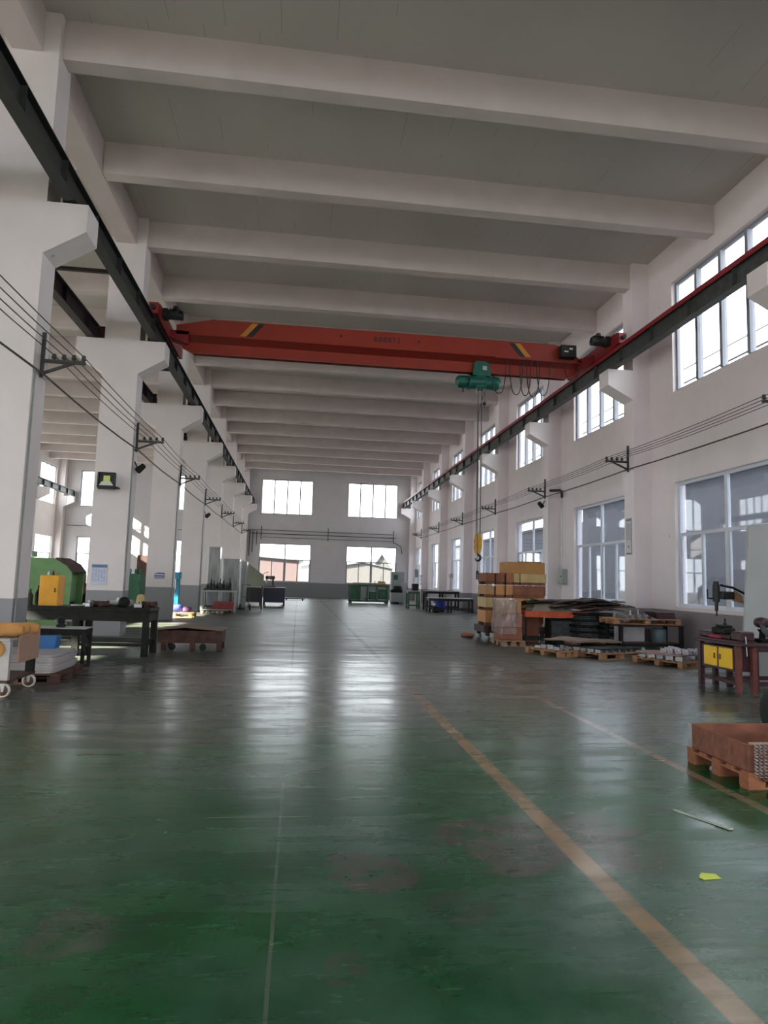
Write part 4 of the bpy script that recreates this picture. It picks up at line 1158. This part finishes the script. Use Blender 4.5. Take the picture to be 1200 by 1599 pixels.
MB().cyl((.3, -.4, 1.3), (.3, -.3, 1.3), .16, 18).cyl((.45, -.42, .9), (.45, -.32, .9), .12, 16).cyl((.5, -.42, .5), (.5, -.32, .5), .1, 16).b2(.3, .6, -.32, -.2, .1, 1.4).build('pulley_stack', M_SILVER, t)
MB().box((0, 0, 1.08), (.5, .4, .25), bev=.06).build('motor', M_BLACK, t)
t = thing('control_cabinet', 'grey green control cabinet behind the far right machine', 'cabinet', (6.75, 45.6, 0))
MB().b2(-.45, .45, -.25, .25, 0, 2.15, .02).build('body', M_GREYCAB, t)
MB().b2(-.42, .42, -.262, -.25, .1, 2.1).build('door', M_GREYCAB, t)
MB().b2(-.3, .0, -.268, -.262, 1.6, 1.95).build('window_panel', mat('cabinet_glass_green', (.05, .1, .09), .2), t)
for (x, y, w, h_, mt, lb, mlg) in ((6.45, 37.4, .7, 1.0, M_GREYPL, 'green legged bench left of the grey long table', M_DGREEN),
                              (7.85, 36.4, 1.9, 1.05, M_GREYPL, 'grey steel table against the right wall behind the white topped one', M_BENCH),
                              (7.7, 33.6, 2.3, .74, M_GREYPL, 'long low pale topped table on black legs by the right wall', M_BLACK)):
    bench('work_table', lb, (x, y, 0), w, .8, h_, mt, mlg, 2 if w < 1 else 3, .15, .09, .04, 0, 'table', .12)
t = thing('bench_grinder', 'dark bench machine with white fittings on the green legged bench', 'machine', (6.55, 37.3, 1.001))
MB().box((0, 0, .2), (.35, .35, .4), bev=.03).build('body', M_BENCH, t)
MB().cyl((.15, -.1, .3), (.15, -.1, 1.1), .03, 10).build('column', M_GREYPL, t)
for z in (.4, .62, .85): MB().lathe([(.02, -.03), (.06, 0), (.02, .03)], (.28, -.15, z), 12, 'y').build('hand_wheel', M_WHITE, t)
MB().box((.05, 0, .98), (.2, .2, .45), bev=.02).build('head', M_GREYCAB, t)
t = thing('plastic_barrel', 'blue plastic barrel under the long pale topped table', 'barrel', (7.35, 34.5, 0))
MB().lathe([(.27, 0), (.3, .03), (.32, .3), (.3, .56), (.31, .6)], (0, 0, 0), 24).build('body', M_BLUE, t)
MB().lathe([(.31, .6), (.33, .61), (.33, .65), (.28, .66)], (0, 0, 0), 24).build('lid', M_BLUE, t)
t = thing('floor_motor', 'small dark motor with a pale valve under the left table end', 'machine', (6.85, 33.0, 0))
MB().box((0, 0, .16), (.3, .3, .3), bev=.04).build('body', M_BENCH, t)
MB().lathe([(.03, 0), (.07, .03), (.07, .09), (.03, .12)], (-.1, -.14, .36), 12).build('valve', M_WHITE, t)
t = thing('standing_drill', 'grey drill press behind the long table near the pendant', 'drill', (8.5, 36.9, 1.05 + .001))
MB().box((0, 0, .03), (.35, .3, .06), bev=.01).cyl((0, .05, .06), (0, .05, .95), .035, 12).build('column', M_GREYPL, t)
MB().box((0, -.05, .85), (.2, .35, .24), bev=.03).build('head', M_GREYPL, t)

# crate stack
M_TROL = mat('dark_red_trolley', (.05, .018, .018), .6, var=.3, scale=7)
t = thing('platform_trolley', 'dark red platform trolley carrying the stack of wooden crates', 'trolley', (5.82, 17.8, 0))
MB().b2(-.92, .85, -.5, .5, .22, .40, .01).build('platform', M_TROL, t)
for (x, y) in ((-.8, -.42), (.7, -.42), (-.8, .42), (.7, .42)):
    q = MB().b2(x - .05, x + .05, y - .04, y + .04, .14, .22).build('caster', M_BRKT, t)
    MB().lathe([(.015, -.02), (.07, -.02), (.08, 0), (.07, .02), (.015, .02)], (x, y, .08), 16, 'y').build('wheel', M_GALV, q)
def crate(label, x0, x1, y0, y1, z0, z1, m, group='wooden crates on the trolley', skid=True):
    t = thing('wooden_crate', label, 'crate', ((x0 + x1) / 2, (y0 + y1) / 2, z0), 0, group)
    w, d, h_ = x1 - x0, y1 - y0, z1 - z0
    s0 = .075 if skid else 0
    MB().b2(-w / 2, w / 2, -d / 2, d / 2, s0, h_, .004).build('body', m, t)
    if skid:
        a = MB()
        for y in (-d / 2 + .08, d / 2 - .08): MB().b2(-w / 2 + .01, w / 2 - .01, y - .05, y + .05, 0, s0).build('skid', M_CRATE_DK, t)
    e = .012
    for xq in (-w / 2, w / 2 - .035): MB().b2(xq, xq + .035, -d / 2 - e, -d / 2, s0, h_).build('batten', m, t)
    if w > .5: MB().b2(-w / 2 + .036, w / 2 - .036, -d / 2 - e, -d / 2, h_ - .035, h_).build('batten', m, t)
    return t
rows = [(1.49, 1.80, 'top small row'), (1.15, 1.48, 'second row'), (.81, 1.14, 'third row'), (.41, .80, 'bottom row')]
colx = [(4.95, 5.19), (5.22, 5.46), (5.49, 5.69)]
cn = ['left', 'middle', 'right']
mm_ = {(0, 0): M_CRATE_DK, (0, 1): M_CRATE_DK, (0, 2): mat('crate_wood_red', (.36, .14, .07), .75, var=.25, scale=5), (1, 0): M_CARD, (2, 0): M_CRATE_PALE}
for r, (za, zb, rn) in enumerate(rows):
    for c, (xa, xb) in enumerate(colx):
        dx = .0 + .01 * ((r * 3 + c) % 3)
        crate('%s small wooden crate in the %s of the stack' % (cn[c], rn), xa + dx, xb + dx * .5, 17.35 + .02 * ((r + c) % 2), 18.15, za, zb - .003, mm_.get((r, c), M_CRATE))
crate('pale wooden crate end beside the wide box in the top row', 5.72, 5.88, 17.37, 18.15, 1.49, 1.80, M_CRATE_PALE)
crate('wide pale tan wooden crate in the top row of the stack', 5.91, 6.62, 17.35, 18.15, 1.49, 1.80, M_CRATE_PALE)
crate('wide dark brown crate under the wide pale tan crate', 5.72, 6.62, 17.4, 18.15, 1.15, 1.48, M_CRATE_DK)
crate('lower wide wooden crate under the dark brown one', 5.72, 6.62, 17.4, 18.15, .81, 1.14, M_CRATE)
crate('lowest wide wooden crate standing on the trolley platform', 5.72, 6.56, 17.4, 18.15, .41, .80, M_CRATE_DK)
t = thing('cardboard_box', 'large tan cardboard box lying topmost on the crate stack', 'box', (6.05, 17.75, 1.80))
MB().b2(-.5, .55, -.36, .36, 0, .31, .008).build('body', mat('tan_box', (.40, .20, .07), .8, var=.08, scale=3), t)
MB().b2(-.5, .55, -.03, .03, .3101, .3125).build('tape', M_CARD, t)
MB().b2(-.2, .45, -.362, -.3, .312, .33).build('flap', M_CARDDK, t)
tag(MB().lathe([(.02, 0), (.05, .015), (.02, .03)], (0, 0, 0), 14, 'y').build('tape_roll', M_WHITE, None, (5.15, 17.33, 1.462)), 'pale tape roll hung on the crate stack end', 'tape') 
# carpet of rags left of stack
blob('rag_pile', 'brown rag pile on the floor left of the crate trolley', 'rag', (4.8, 18.6, 0), (.35, .5, .12), M_CARDDK, 0, 21)

# wrapped pallet
pallet('worn brown pallet under the film wrapped cartons', (5.27, 16.35, 0), 0, .6, .8, .14, mat('pale_brown_pallet', (.30, .18, .11), .8, var=.2, scale=6))
for k, (z0, h_, w) in enumerate(((.141, .31, .54), (.452, .33, .52), (.783, .33, .48))):
    o = MB().b2(-w / 2, w / 2, -.33, .33, 0, h_ - .002, .015).build('wrapped_carton', [M_CARDDK, mat('pink_carton', (.33, .17, .14), .8, var=.2, scale=8), M_FILM][k] if k < 2 else M_CARD, None, (5.26, 16.4, z0))
    tag(o, ['lowest dark brown carton', 'middle pinkish carton', 'top pale film covered carton'][k] + ' of the wrapped pallet beside the orange table', 'carton', 'cartons on the wrapped pallet')
def drape(x0, x1, y0, y1, z0, z1, seed, n=12, amp=.02):
    """crumpled wrap around the carton stack"""
    rnd = random.Random(seed); mb = MB(); rows_ = 9
    per = []
    for k in range(n): per.append((x0 + (x1 - x0) * k / n, y0))
    for k in range(n): per.append((x1, y0 + (y1 - y0) * k / n))
    for k in range(n): per.append((x1 - (x1 - x0) * k / n, y1))
    for k in range(n): per.append((x0, y1 - (y1 - y0) * k / n))
    vs = []
    for r in range(rows_):
        for (x, y) in per: vs.append((x + amp * (rnd.random() - .5), y + amp * (rnd.random() - .5), z0 + (z1 - z0) * r / (rows_ - 1)))
    N_ = len(per); fs = [(r * N_ + i, r * N_ + (i + 1) % N_, (r + 1) * N_ + (i + 1) % N_, (r + 1) * N_ + i) for r in range(rows_ - 1) for i in range(N_)]
    return mb.add(vs, fs, True)
m_f = glass_mat('clear_stretch_film', (.95, .93, .92), .30, (.55, .45, .42))
tag(drape(4.97, 5.36, 16.0, 16.8, .3, 1.16, 3, 12, .05).build('stretch_film', m_f), 'crumpled clear stretch film around the wrapped cartons', 'film')
tag(MB().box((0, 0, .01), (.12, .08, .02), bev=.004).build('paper_scrap', M_WHITE, None, (5.08, 16.0, .0), .5), 'white paper scrap lying before the wrapped pallet', 'paper')
crate('plain reddish crate standing under the orange table left end', 5.95, 6.35, 17.15, 17.32, .0, .66, M_CARDDK, None, False)
t = bench('orange_table', 'low table with an orange tray top beside the wrapped cartons', (6.56, 16.75, 0), 1.66, .62, .80, M_TRAYORG, M_BLACK, 2, .12, .045, .05, 0, 'table', 0)
MB().b2(-.83, .83, -.325, -.31, .70, .85).b2(-.83, .83, .31, .325, .70, .85).b2(-.845, -.83, -.325, .325, .70, .85).b2(.83, .845, -.325, .325, .70, .85).build('tray_lip', M_TRAYORG, t)
tag(MB().cyl((0, 0, 0), (.14, 0, 0), .018, 10).build('end_pin', M_CRATE_PALE, None, (7.41, 16.46, .78)), 'pale handle pin at the right end of the orange table', 'handle')
for k in range(5):
    o = MB().b2(-.62 + .02 * k, .5 - .04 * k, -.24, .26, 0, .045).build('pale_board', M_SLAB, None, (6.55, 16.78, .801 + .0465 * k))
    tag(o, '%s pale board in the stack on the orange table' % ['lowest', 'second', 'third', 'fourth', 'topmost'][k], 'board', 'pale boards on the orange table')
t = thing('dark_cupboard', 'black open cupboard in shade below the orange table', 'cupboard', (6.85, 16.8, 0))
MB().b2(-.4, .3, -.2, .2, 0, .66, .01).build('body', M_BENCH, t)
MB().b2(-.36, .26, -.21, -.2, .05, .6).build('door', M_SHEETG, t)

# dark slab stacks and drooping sheets
rs_ = random.Random(9)
base = pallet('dark pallet under the piles of black slabs', (7.57, 16.5, 0), 0, 1.3, .9, .14, M_SHEET)
ordn = ['lowest', 'second', 'third', 'fourth', 'fifth', 'sixth', 'seventh', 'eighth', 'ninth', 'tenth', 'eleventh', 'twelfth', 'thirteenth', 'topmost']
for c in range(2):
    z = .141
    for k in range(14):
        h_ = .045 + .012 * rs_.random()
        w = .46 + .10 * rs_.random()
        o = MB().b2(-w / 2, w / 2, -.40, .40, 0, h_ - .004, .016).build('black_slab', [M_SHEETG, M_BENCH, M_SHEETG][(k + c) % 3], None, (7.24 + .66 * c + .07 * (rs_.random() - .5), 16.5 + .12 * (rs_.random() - .5), z), .14 * (rs_.random() - .5))
        tag(o, '%s slab in the %s pile of black slabs by the right wall' % (ordn[k], ['left', 'right'][c]), 'slab', 'black slabs piled by the right wall')
        z += h_
ztop = z
def sheet(name, label, cx, cy, z, w, d, sag, seed, m, rz=0, tilt=0.0, tk=.008, group='dark sheets heaped over the slabs'):
    rnd = random.Random(seed); n = 14; k2 = 5; vs = []; fs = []
    ph = rnd.random() * 6
    for L_ in range(2):
        for i in range(n + 1):
            for j in range(k2 + 1):
                u, v_ = i / n - .5, j / k2 - .5
                zz = tilt * u * w - sag * (2 * u) ** 2 + .018 * math.sin(9 * u + ph) * (1 + v_) + .012 * math.sin(7 * v_ + ph) - L_ * tk
                vs.append((u * w, v_ * d * (1 + .06 * math.sin(5 * u + ph)), zz))
    Q = (n + 1) * (k2 + 1)
    for i in range(n):
        for j in range(k2):
            a = i * (k2 + 1) + j; b_ = a + 1; c_ = a + k2 + 2; d_ = a + k2 + 1
            fs.append((a, d_, c_, b_)); fs.append((Q + a, Q + b_, Q + c_, Q + d_))
    for i in range(n):
        for j in (0, k2):
            a = i * (k2 + 1) + j; d_ = a + k2 + 1
            fs.append((a, Q + a, Q + d_, d_) if j else (a, d_, Q + d_, Q + a))
    for j in range(k2):
        for i in (0, n):
            a = i * (k2 + 1) + j; fs.append((a, a + 1, Q + a + 1, Q + a) if i == 0 else (a, Q + a, Q + a + 1, a + 1))
    o = MB().add(vs, fs, True).build(name, m, None, (cx, cy, z), rz)
    return tag(o, label, 'sheet', group)
specs = [(6.55, 16.95, 1.06, 2.2, .6, .03, 1, 0, .02, -.06), (6.85, 16.65, 1.10, 2.3, .6, .05, 2, 0, -.05, .05), (7.15, 16.9, 1.13, 1.9, .7, .06, 3, 1, .04, -.04),
         (7.45, 16.45, 1.10, 1.5, .8, .08, 4, 0, -.08, .10), (7.7, 16.6, 1.13, 1.3, .7, .07, 5, 2, .06, -.10), (7.2, 16.4, 1.17, 1.6, .6, .09, 6, 1, -.10, .03),
         (7.85, 16.3, 1.02, 1.1, .8, .05, 7, 0, .05, .14), (6.5, 16.6, 1.13, 1.5, .45, .06, 8, 0, .03, -.03), (7.55, 16.3, 1.20, 1.0, .6, .10, 9, 0, .12, -.08), (7.85, 16.5, 1.12, .9, .6, .06, 10, 1, -.1, .16),
         (7.0, 16.6, .99, 1.2, .7, .03, 11, 2, .1, .02), (7.3, 16.5, 1.03, 1.2, .8, .05, 12, 0, -.12, .0), (7.6, 16.5, 1.0, 1.2, .8, .06, 13, 1, .15, -.02), (6.9, 16.75, 1.04, 1.1, .7, .05, 14, 1, .08, .03)]
names = ['leftmost long one', 'second long one', 'brown grey long one', 'fourth one', 'grey one', 'topmost brown grey one', 'lowest right one', 'short left one', 'topmost dark one', 'rightmost one', 'lowest grey one', 'short dark one in the middle', 'brown grey one under the middle', 'brown grey one at the left']
for i, (x, y, z, w, d, sg_, sd_, mi, tl, ti) in enumerate(specs):
    m_ = (M_SHEET, mat('brown_grey_sheet', (.12, .08, .075), .9, var=.4, scale=7), M_SHEETG)[mi]
    sheet('loose_sheet', '%s of the crumpled dark sheets heaped over the slabs' % names[i], x, y, z, w, d, sg_, sd_, m_, tl, ti, .022)
tag(sheet('green_cloth', 'x', 5.95, 16.55, 1.14, .35, .3, .05, 31, M_DGREEN), 'small dark green cloth on the corner of the sheet heap', 'cloth')

# pallet A: layers of zinc parts, in front
def angle_parts(cx, cy, z0, rz, nx, ny, px, py, label, group, m, name='zinc_part', h=.07):
    f = None
    for i in range(nx):
        for j in range(ny):
            lx, ly = (i - (nx - 1) / 2) * px, (j - (ny - 1) / 2) * py
            X_ = cx + lx * math.cos(rz) - ly * math.sin(rz); Y_ = cy + lx * math.sin(rz) + ly * math.cos(rz)
            if f is None:
                mb = MB(); a = px * .34; b_ = py * .36
                mb.b2(-a, a, -b_, b_, 0, .01); mb.b2(-a, -a + .012, -b_, b_, .0101, h); mb.b2(a - .012, a, -b_, b_, .0101, h * .6)
                mb.cyl((0, -b_ * .5, .01), (0, -b_ * .5, h * .8), a * .35, 10)
                f = mb.build(name, m); tag(f, label, 'part', group)
                f.location = (X_, Y_, z0); f.rotation_euler = (0, 0, rz)
            else:
                c = f.copy(); COL.objects.link(c); c.location = (X_, Y_, z0); c.rotation_euler = (0, 0, rz + .22 * ((i * 7 + j * 3) % 5 - 2) / 2); c.scale = (1, 1, .6 + .2 * ((i * 5 + j * 7) % 4))
A = math.radians(22)
pallet('left pale timber pallet in the front row by the right wall', (5.55, 14.25, 0), A, .5, 1.1, .13, M_WOOD)
pallet('wide timber pallet loaded with zinc parts before the black slabs', (6.6, 14.15, 0), A, 1.15, 1.3, .13, M_WOOD)
angle_parts(6.55, 14.12, .131, A, 6, 6, .185, .205, 'bright zinc bracket laid in rows on the wide front pallet', 'zinc brackets on the wide front pallet', M_SILVER)
angle_parts(5.55, 14.2, .131, A, 2, 4, .18, .2, 'bright zinc bracket on the left front pallet', 'zinc brackets on the left front pallet', M_SILVER)
tag(MB().b2(-.58, .58, -.62, .62, 0, .012).build('divider_board', M_BENCH, None, (6.55, 14.15, .206), A), 'dark divider board lying on the zinc brackets', 'board')
sheet('brown_board', 'long pale brown board resting on top of the front pallet load', 6.45, 14.6, .33, 1.55, .9, .01, 41, mat('pale_brown_board', (.24, .17, .13), .8, var=.3, scale=4), A, -.03, .03, None)
for (lx, ly) in ((-.35, .25), (.4, .3)):
    X_ = 6.5 + lx * math.cos(A) - ly * math.sin(A); Y_ = 14.25 + lx * math.sin(A) + ly * math.cos(A)
    tag(MB().b2(-.05, .05, -.2, .2, 0, .075).build('spacer_block', M_CRATE_DK, None, (X_, Y_, .219), A), 'dark spacer block between the pallet load and brown board', 'block', 'spacer blocks under the brown board')
tag(MB().lathe([(.05, 0), (.055, .02), (.045, .2), (.03, .24)], (0, 0, 0), 14).build('green_canister', mat('pale_green_can', (.20, .33, .26), .5), None, (7.42, 13.75, 0)), 'pale green canister on the floor right of the wide pallet', 'canister')

# table with loaded pallet on top
t = bench('dark_steel_table', 'dark steel table by the right wall carrying a loaded pallet', (8.25, 15.25, 0), 1.6, .8, .66, M_RUST, M_BENCH, 2, .16, .08, .03, 0, 'table', 0)
MB().b2(-.72, .72, -.34, .34, .22, .24).build('lower_shelf', M_RUST, t)
tag(MB().b2(-.28, .3, -.2, .2, 0, .36, .02).build('grey_carton', M_GREYPL, None, (7.85, 15.2, .241)), 'grey carton on the lower shelf of the dark steel table', 'box')
tag(MB().lathe([(.15, 0), (.17, .04), (.17, .28), (.14, .32)], (0, 0, 0), 18).build('grey_drum', mat('blue_grey_drum', (.10, .14, .16), .5), None, (8.55, 15.1, .241)), 'blue grey drum on the lower shelf of the dark steel table', 'drum')
pallet('timber pallet lying on the dark steel table', (8.12, 15.2, .661), 0, 1.65, .8, .13, M_WOOD)
for (x, nm) in ((7.65, 2), (8.0, 3)):
    pass
angle_parts(7.95, 15.15, .792, 0, 5, 3, .16, .22, 'zinc bracket on the pallet that lies on the table', 'zinc brackets on the table pallet', M_SILVER, h=.09)
for k in range(6):
    o = MB().b2(-.24, .24, -.25, .25, 0, .024, .006).build('maroon_plate', M_MAROON, None, (8.68 - .01 * k, 15.2, .792 + k * .027))
    tag(o, '%s maroon plate in the pile on the table pallet' % ordn[k], 'plate', 'maroon plates on the table pallet')
for k, (x, h_) in enumerate(((7.6, .12), (8.0, .17), (8.2, .2))):
    tag(MB().lathe([(.03, 0), (.035, h_ * .4), (.015, h_ * .6), (.03, h_)], (0, 0, 0), 10).build('upright_fitting', M_GALV, None, (x, 15.42, .792)), '%s upright grey fitting behind the brackets on the table pallet' % cn[k], 'fitting', 'upright fittings on the table pallet')

# pallet B
B_ = math.radians(24)
pallet('timber pallet of mixed parts left of the yellow door bench', (7.55, 12.85, 0), B_, .95, 1.15, .12, M_WOOD)
angle_parts(7.55, 12.8, .121, B_, 5, 5, .18, .21, 'zinc bracket in the lower layer on the mixed parts pallet', 'zinc brackets on the mixed parts pallet', M_SILVER, h=.09)
tag(MB().prism(rounded(.85, 1.0, .2), 0, .012, 'z').build('brown_sheet', mat('brown_pink_sheet', (.26, .14, .12), .8, var=.15, scale=5), None, (7.42, 12.85, .212), B_), 'rounded brown pink sheet over the lower parts layer', 'sheet')
angle_parts(7.72, 12.78, .2245, B_, 4, 4, .13, .17, 'white zinc clip heaped on the rounded brown sheet', 'zinc clips on the brown sheet', mat('white_zinc', (.40, .38, .42), .4, .3, var=.6, scale=22), 'zinc_clip', .1)

# ------------------------------------------------------------------ right foreground bench group
t = thing('cabinet_workbench', 'dark red workbench with two yellow cupboard doors', 'workbench', (6.6, 9.75, 0))
MB().b2(-.17, .17, -.58, .52, .69, .73, .006).build('tabletop', M_MAROON, t)
for (x, y) in ((-.12, -.50), (.12, -.50), (-.12, .42), (.12, .42)):
    MB().b2(x - .035, x + .035, y - .035, y + .035, 0, .689).build('leg', M_BROWNLEG if y < 0 else M_MAROON, t)
MB().b2(-.135, .15, -.42, .38, .31, .66, .004).build('cupboard_body', M_MAROON, t)
MB().b2(-.1, .1, -.46, .38, .14, .16).b2(-.14, -.101, -.46, .38, .12, .17).build('lower_rail', M_RUST, t)
yd = mat('door_yellow', (.80, .48, .01), .45, var=.08, scale=4)
for (y0, y1, hy) in ((-.40, -.075, -.12), (-.03, .30, .02)):
    d_ = MB().b2(-.15, -.136, y0, y1, .345, .64, .003).build('door', yd, t)
    MB().b2(-.165, -.15, hy - .008, hy + .008, .46, .54).build('handle', M_RUST, d_)
mch = thing('plate_bender', 'dark maroon plate bending machine on the yellow door bench', 'machine', (6.62, 9.8, .731))
MB().b2(-.15, .15, -.55, .46, 0, .03).b2(-.12, .13, .1, .46, .03, .13, .02).b2(-.12, .13, -.3, .09, .03, .1, .02).build('bed', M_MAROON, mch)
MB().b2(-.10, .12, -.15, .16, .1, .2, .02).b2(-.08, .1, -.1, .08, .2, .24, .01).build('clamp_block', M_BENCH, mch)
MB().cyl((.02, -.02, .24), (.02, -.02, .34), .012, 8).lathe([(.01, .27), (.03, .26), (.03, .24)], (.02, -.02, 0), 10).build('clamp_screw', M_BENCH, mch)
MB().b2(-.10, .14, -.55, -.31, .031, .17, .02).build('gear_head', M_MAROON, mch)
MB().cyl((-.15, .1, .06), (-.13, -.12, .06), .028, 12).build('red_handle', mat('crimson_grip', (.30, .02, .05), .5), mch)
MB().tube([(-.02, -.56, .1), (-.04, -.60, -.05), (-.04, -.61, -.18)], .006, 6).build('white_cord', M_WHITE, mch)
bench('red_brown_bench', 'dark red brown bench at the right edge before the grey board', (7.46, 9.7, 0), 1.3, .7, .73, M_SHEET, M_MAROON, 2, .1, .07, .05, 0, 'workbench', .08)
bd = thing('grey_board', 'tall light grey board leaning behind the right hand benches', 'board', (8.05, 10.42, 0))
pb = [(-.70, 0), (.9, 0), (.9, 2.78), (-.36, 2.64), (-.43, 2.62)]
m = MB(); ln = .12
vs = []
for (x, z) in pb: vs.append((x, -.02 + ln * z / 2.7, z))
for (x, z) in pb: vs.append((x, .02 + ln * z / 2.7, z))
n = len(pb)
m.add(vs, [tuple(range(n)), tuple(reversed(range(n, 2 * n)))] + [(i, n + i, n + (i + 1) % n, (i + 1) % n) for i in range(n)])
m.build('panel', M_BOARD, bd)
ta = thing('tapping_arm', 'black tapping arm tool reaching out from behind the grey board', 'tool', (8.3, 11.2, 0))
MB().lathe([(.18, 0), (.18, .03), (.04, .06), (.035, 1.2), (.05, 1.25)], (0, 0, 0), 16).build('stand', M_BENCH, ta)
MB().tube([(0, 0, 1.2), (-.25, -.05, 1.42), (-.6, -.1, 1.56), (-.85, -.12, 1.6)], .022, 8).bar((0, 0, 1.12), (-.5, -.08, 1.36), .03).build('arm', M_BLACK, ta)
MB().cyl((-.93, -.12, 1.3), (-.93, -.12, 1.60), .062, 16).cyl((-.93, -.12, 1.6), (-.93, -.12, 1.66), .045, 14).build('motor_head', M_BLACK, ta)
MB().cyl((-.93, -.12, 1.14), (-.93, -.12, 1.3), .03, 12).cyl((-.93, -.12, 1.05), (-.93, -.12, 1.14), .014, 8).build('chuck', M_BLACK, ta)
MB().tube([(-.99, -.12, 1.36), (-1.1, -.12, 1.36), (-1.1, -.12, 1.52)], .015, 8).build('handle', M_BLACK, ta)
MB().box((-.72, -.12, 1.42), (.25, .1, .14), bev=.02).build('gear_case', M_BLACK, ta)
MB().prism([(-.62, 1.33), (-.42, 1.28), (-.45, 1.42), (-.58, 1.50)], -.15, -.1, 'y').build('tan_cover', M_CARD, ta)
v_ = thing('bench_vise', 'maroon vise with dark cloth on the red brown bench', 'vise', (7.06, 9.5, .731))
MB().box((0, 0, .03), (.2, .2, .06), bev=.01).lathe([(.05, .06), (.04, .15), (.07, .2)], (0, 0, 0), 14).build('base', M_BENCH, v_)
MB().lathe([(.03, -.1), (.075, -.09), (.085, 0), (.075, .09), (.03, .1)], (0, 0, .3), 18, 'y').build('head', M_MAROON, v_)
MB().prism([(-.13, .3), (-.05, .26), (.1, .1), (.16, .02), (.02, .06), (-.1, .18)], -.13, -.11, 'y').build('cloth', M_SHEETG, v_)

# open wooden crate on a pallet, cut by the right edge
CRX, CRY = 3.46, 4.86
pallet('reddish timber pallet under the open plywood crate at the right edge', (CRX + .62, CRY + .40, 0), 0, 1.24, .82, .13, mat('reddish_pallet', (.30, .11, .055), .8, var=.25, scale=5, stretch=(1, 5, 5)))
t = thing('open_crate', 'open reddish plywood crate on a pallet near the lane line', 'crate', (CRX + .61, CRY + .40, .131))
MB().b2(-.59, .59, -.37, .37, 0, .012).build('bottom', M_WOOD_RED, t)
MB().b2(-.60, -.586, -.37, .37, .0121, .2).build('side_panel', M_WOOD_RED, t)
MB().b2(.586, .60, -.37, .37, .0121, .2).build('side_panel', M_WOOD_RED, t)
MB().b2(-.60, .60, -.384, -.371, 0, .2).build('front_panel', M_WOOD_RED, t)
MB().b2(-.60, .60, .371, .384, 0, .2).build('back_panel', M_WOOD_RED, t)
MB().b2(-.58, .62, -.40, -.372, .201, .215).build('top_batten', mat('pale_batten', (.45, .30, .22), .8), t)
MB().b2(-.612, -.601, .34, .38, 0, .2).build('corner_strip', M_GALV, t)
ch = thing('coil_chain', 'bundle of shiny zinc chain hanging at the crate corner', 'chain', (CRX + .10, CRY - .04, .09))
for k in range(4):
    pts = []
    for i in range(60):
        a = i * 1.05
        pts.append((-.055 + .037 * k + .014 * math.cos(a), -.0 + .012 * math.sin(a), .26 - .0042 * i))
    MB().tube(pts, .0042, 5).build('chain_strand', M_SILVER, ch)
MB().tube([(-.02, -.01, .005), (.0, -.012, -.01), (.03, -.01, .0), (.035, -.008, .02)], .012, 8).build('end_hook', M_RUST, ch)
wh = thing('cart_wheel', 'black rubber wheel just inside the right edge of the frame', 'wheel', (4.98, 6.5, .25))
MB().lathe([(.14, -.04), (.22, -.045), (.25, -.02), (.25, .02), (.22, .045), (.14, .04)], (0, 0, 0), 28, 'x').build('tyre', M_RUBBER, wh)
MB().lathe([(.02, -.05), (.05, -.045), (.139, -.02), (.139, .02), (.05, .045), (.02, .05)], (0, 0, 0), 24, 'x').build('hub', M_GALV, wh)
# litter on the floor
o = MB().add([(-.05, -.025, .004), (.052, -.02, .002), (.048, .025, .006), (-.03, .03, .012), (-.06, .0, .01)], [(0, 1, 2, 3, 4)])
o.add([(-.05, -.025, .0), (.052, -.02, .0), (.048, .025, .0), (-.03, .03, .0), (-.06, .0, .0)], [(4, 3, 2, 1, 0)])
n0 = len(o.v) - 10
for i in range(5): o.f.append((n0 + i, n0 + 5 + i, n0 + 5 + (i + 1) % 5, n0 + (i + 1) % 5)); o.sm.append(False)
tag(o.build('paper_slip', M_LEMON, None, (2.21, 3.43, .001)), 'lemon yellow paper slip lying on the green floor', 'paper')
o = MB().bar((0, 0, .004), (.13, -.29, .004), .022, .006).bar((.125, -.275, .007), (.165, -.37, .007), .036, .008)
tag(o.build('packing_strip', mat('pale_strip', (.42, .44, .38), .7), None, (2.61, 4.44, 0)), 'pale broken packing strip lying on the green floor', 'strip')
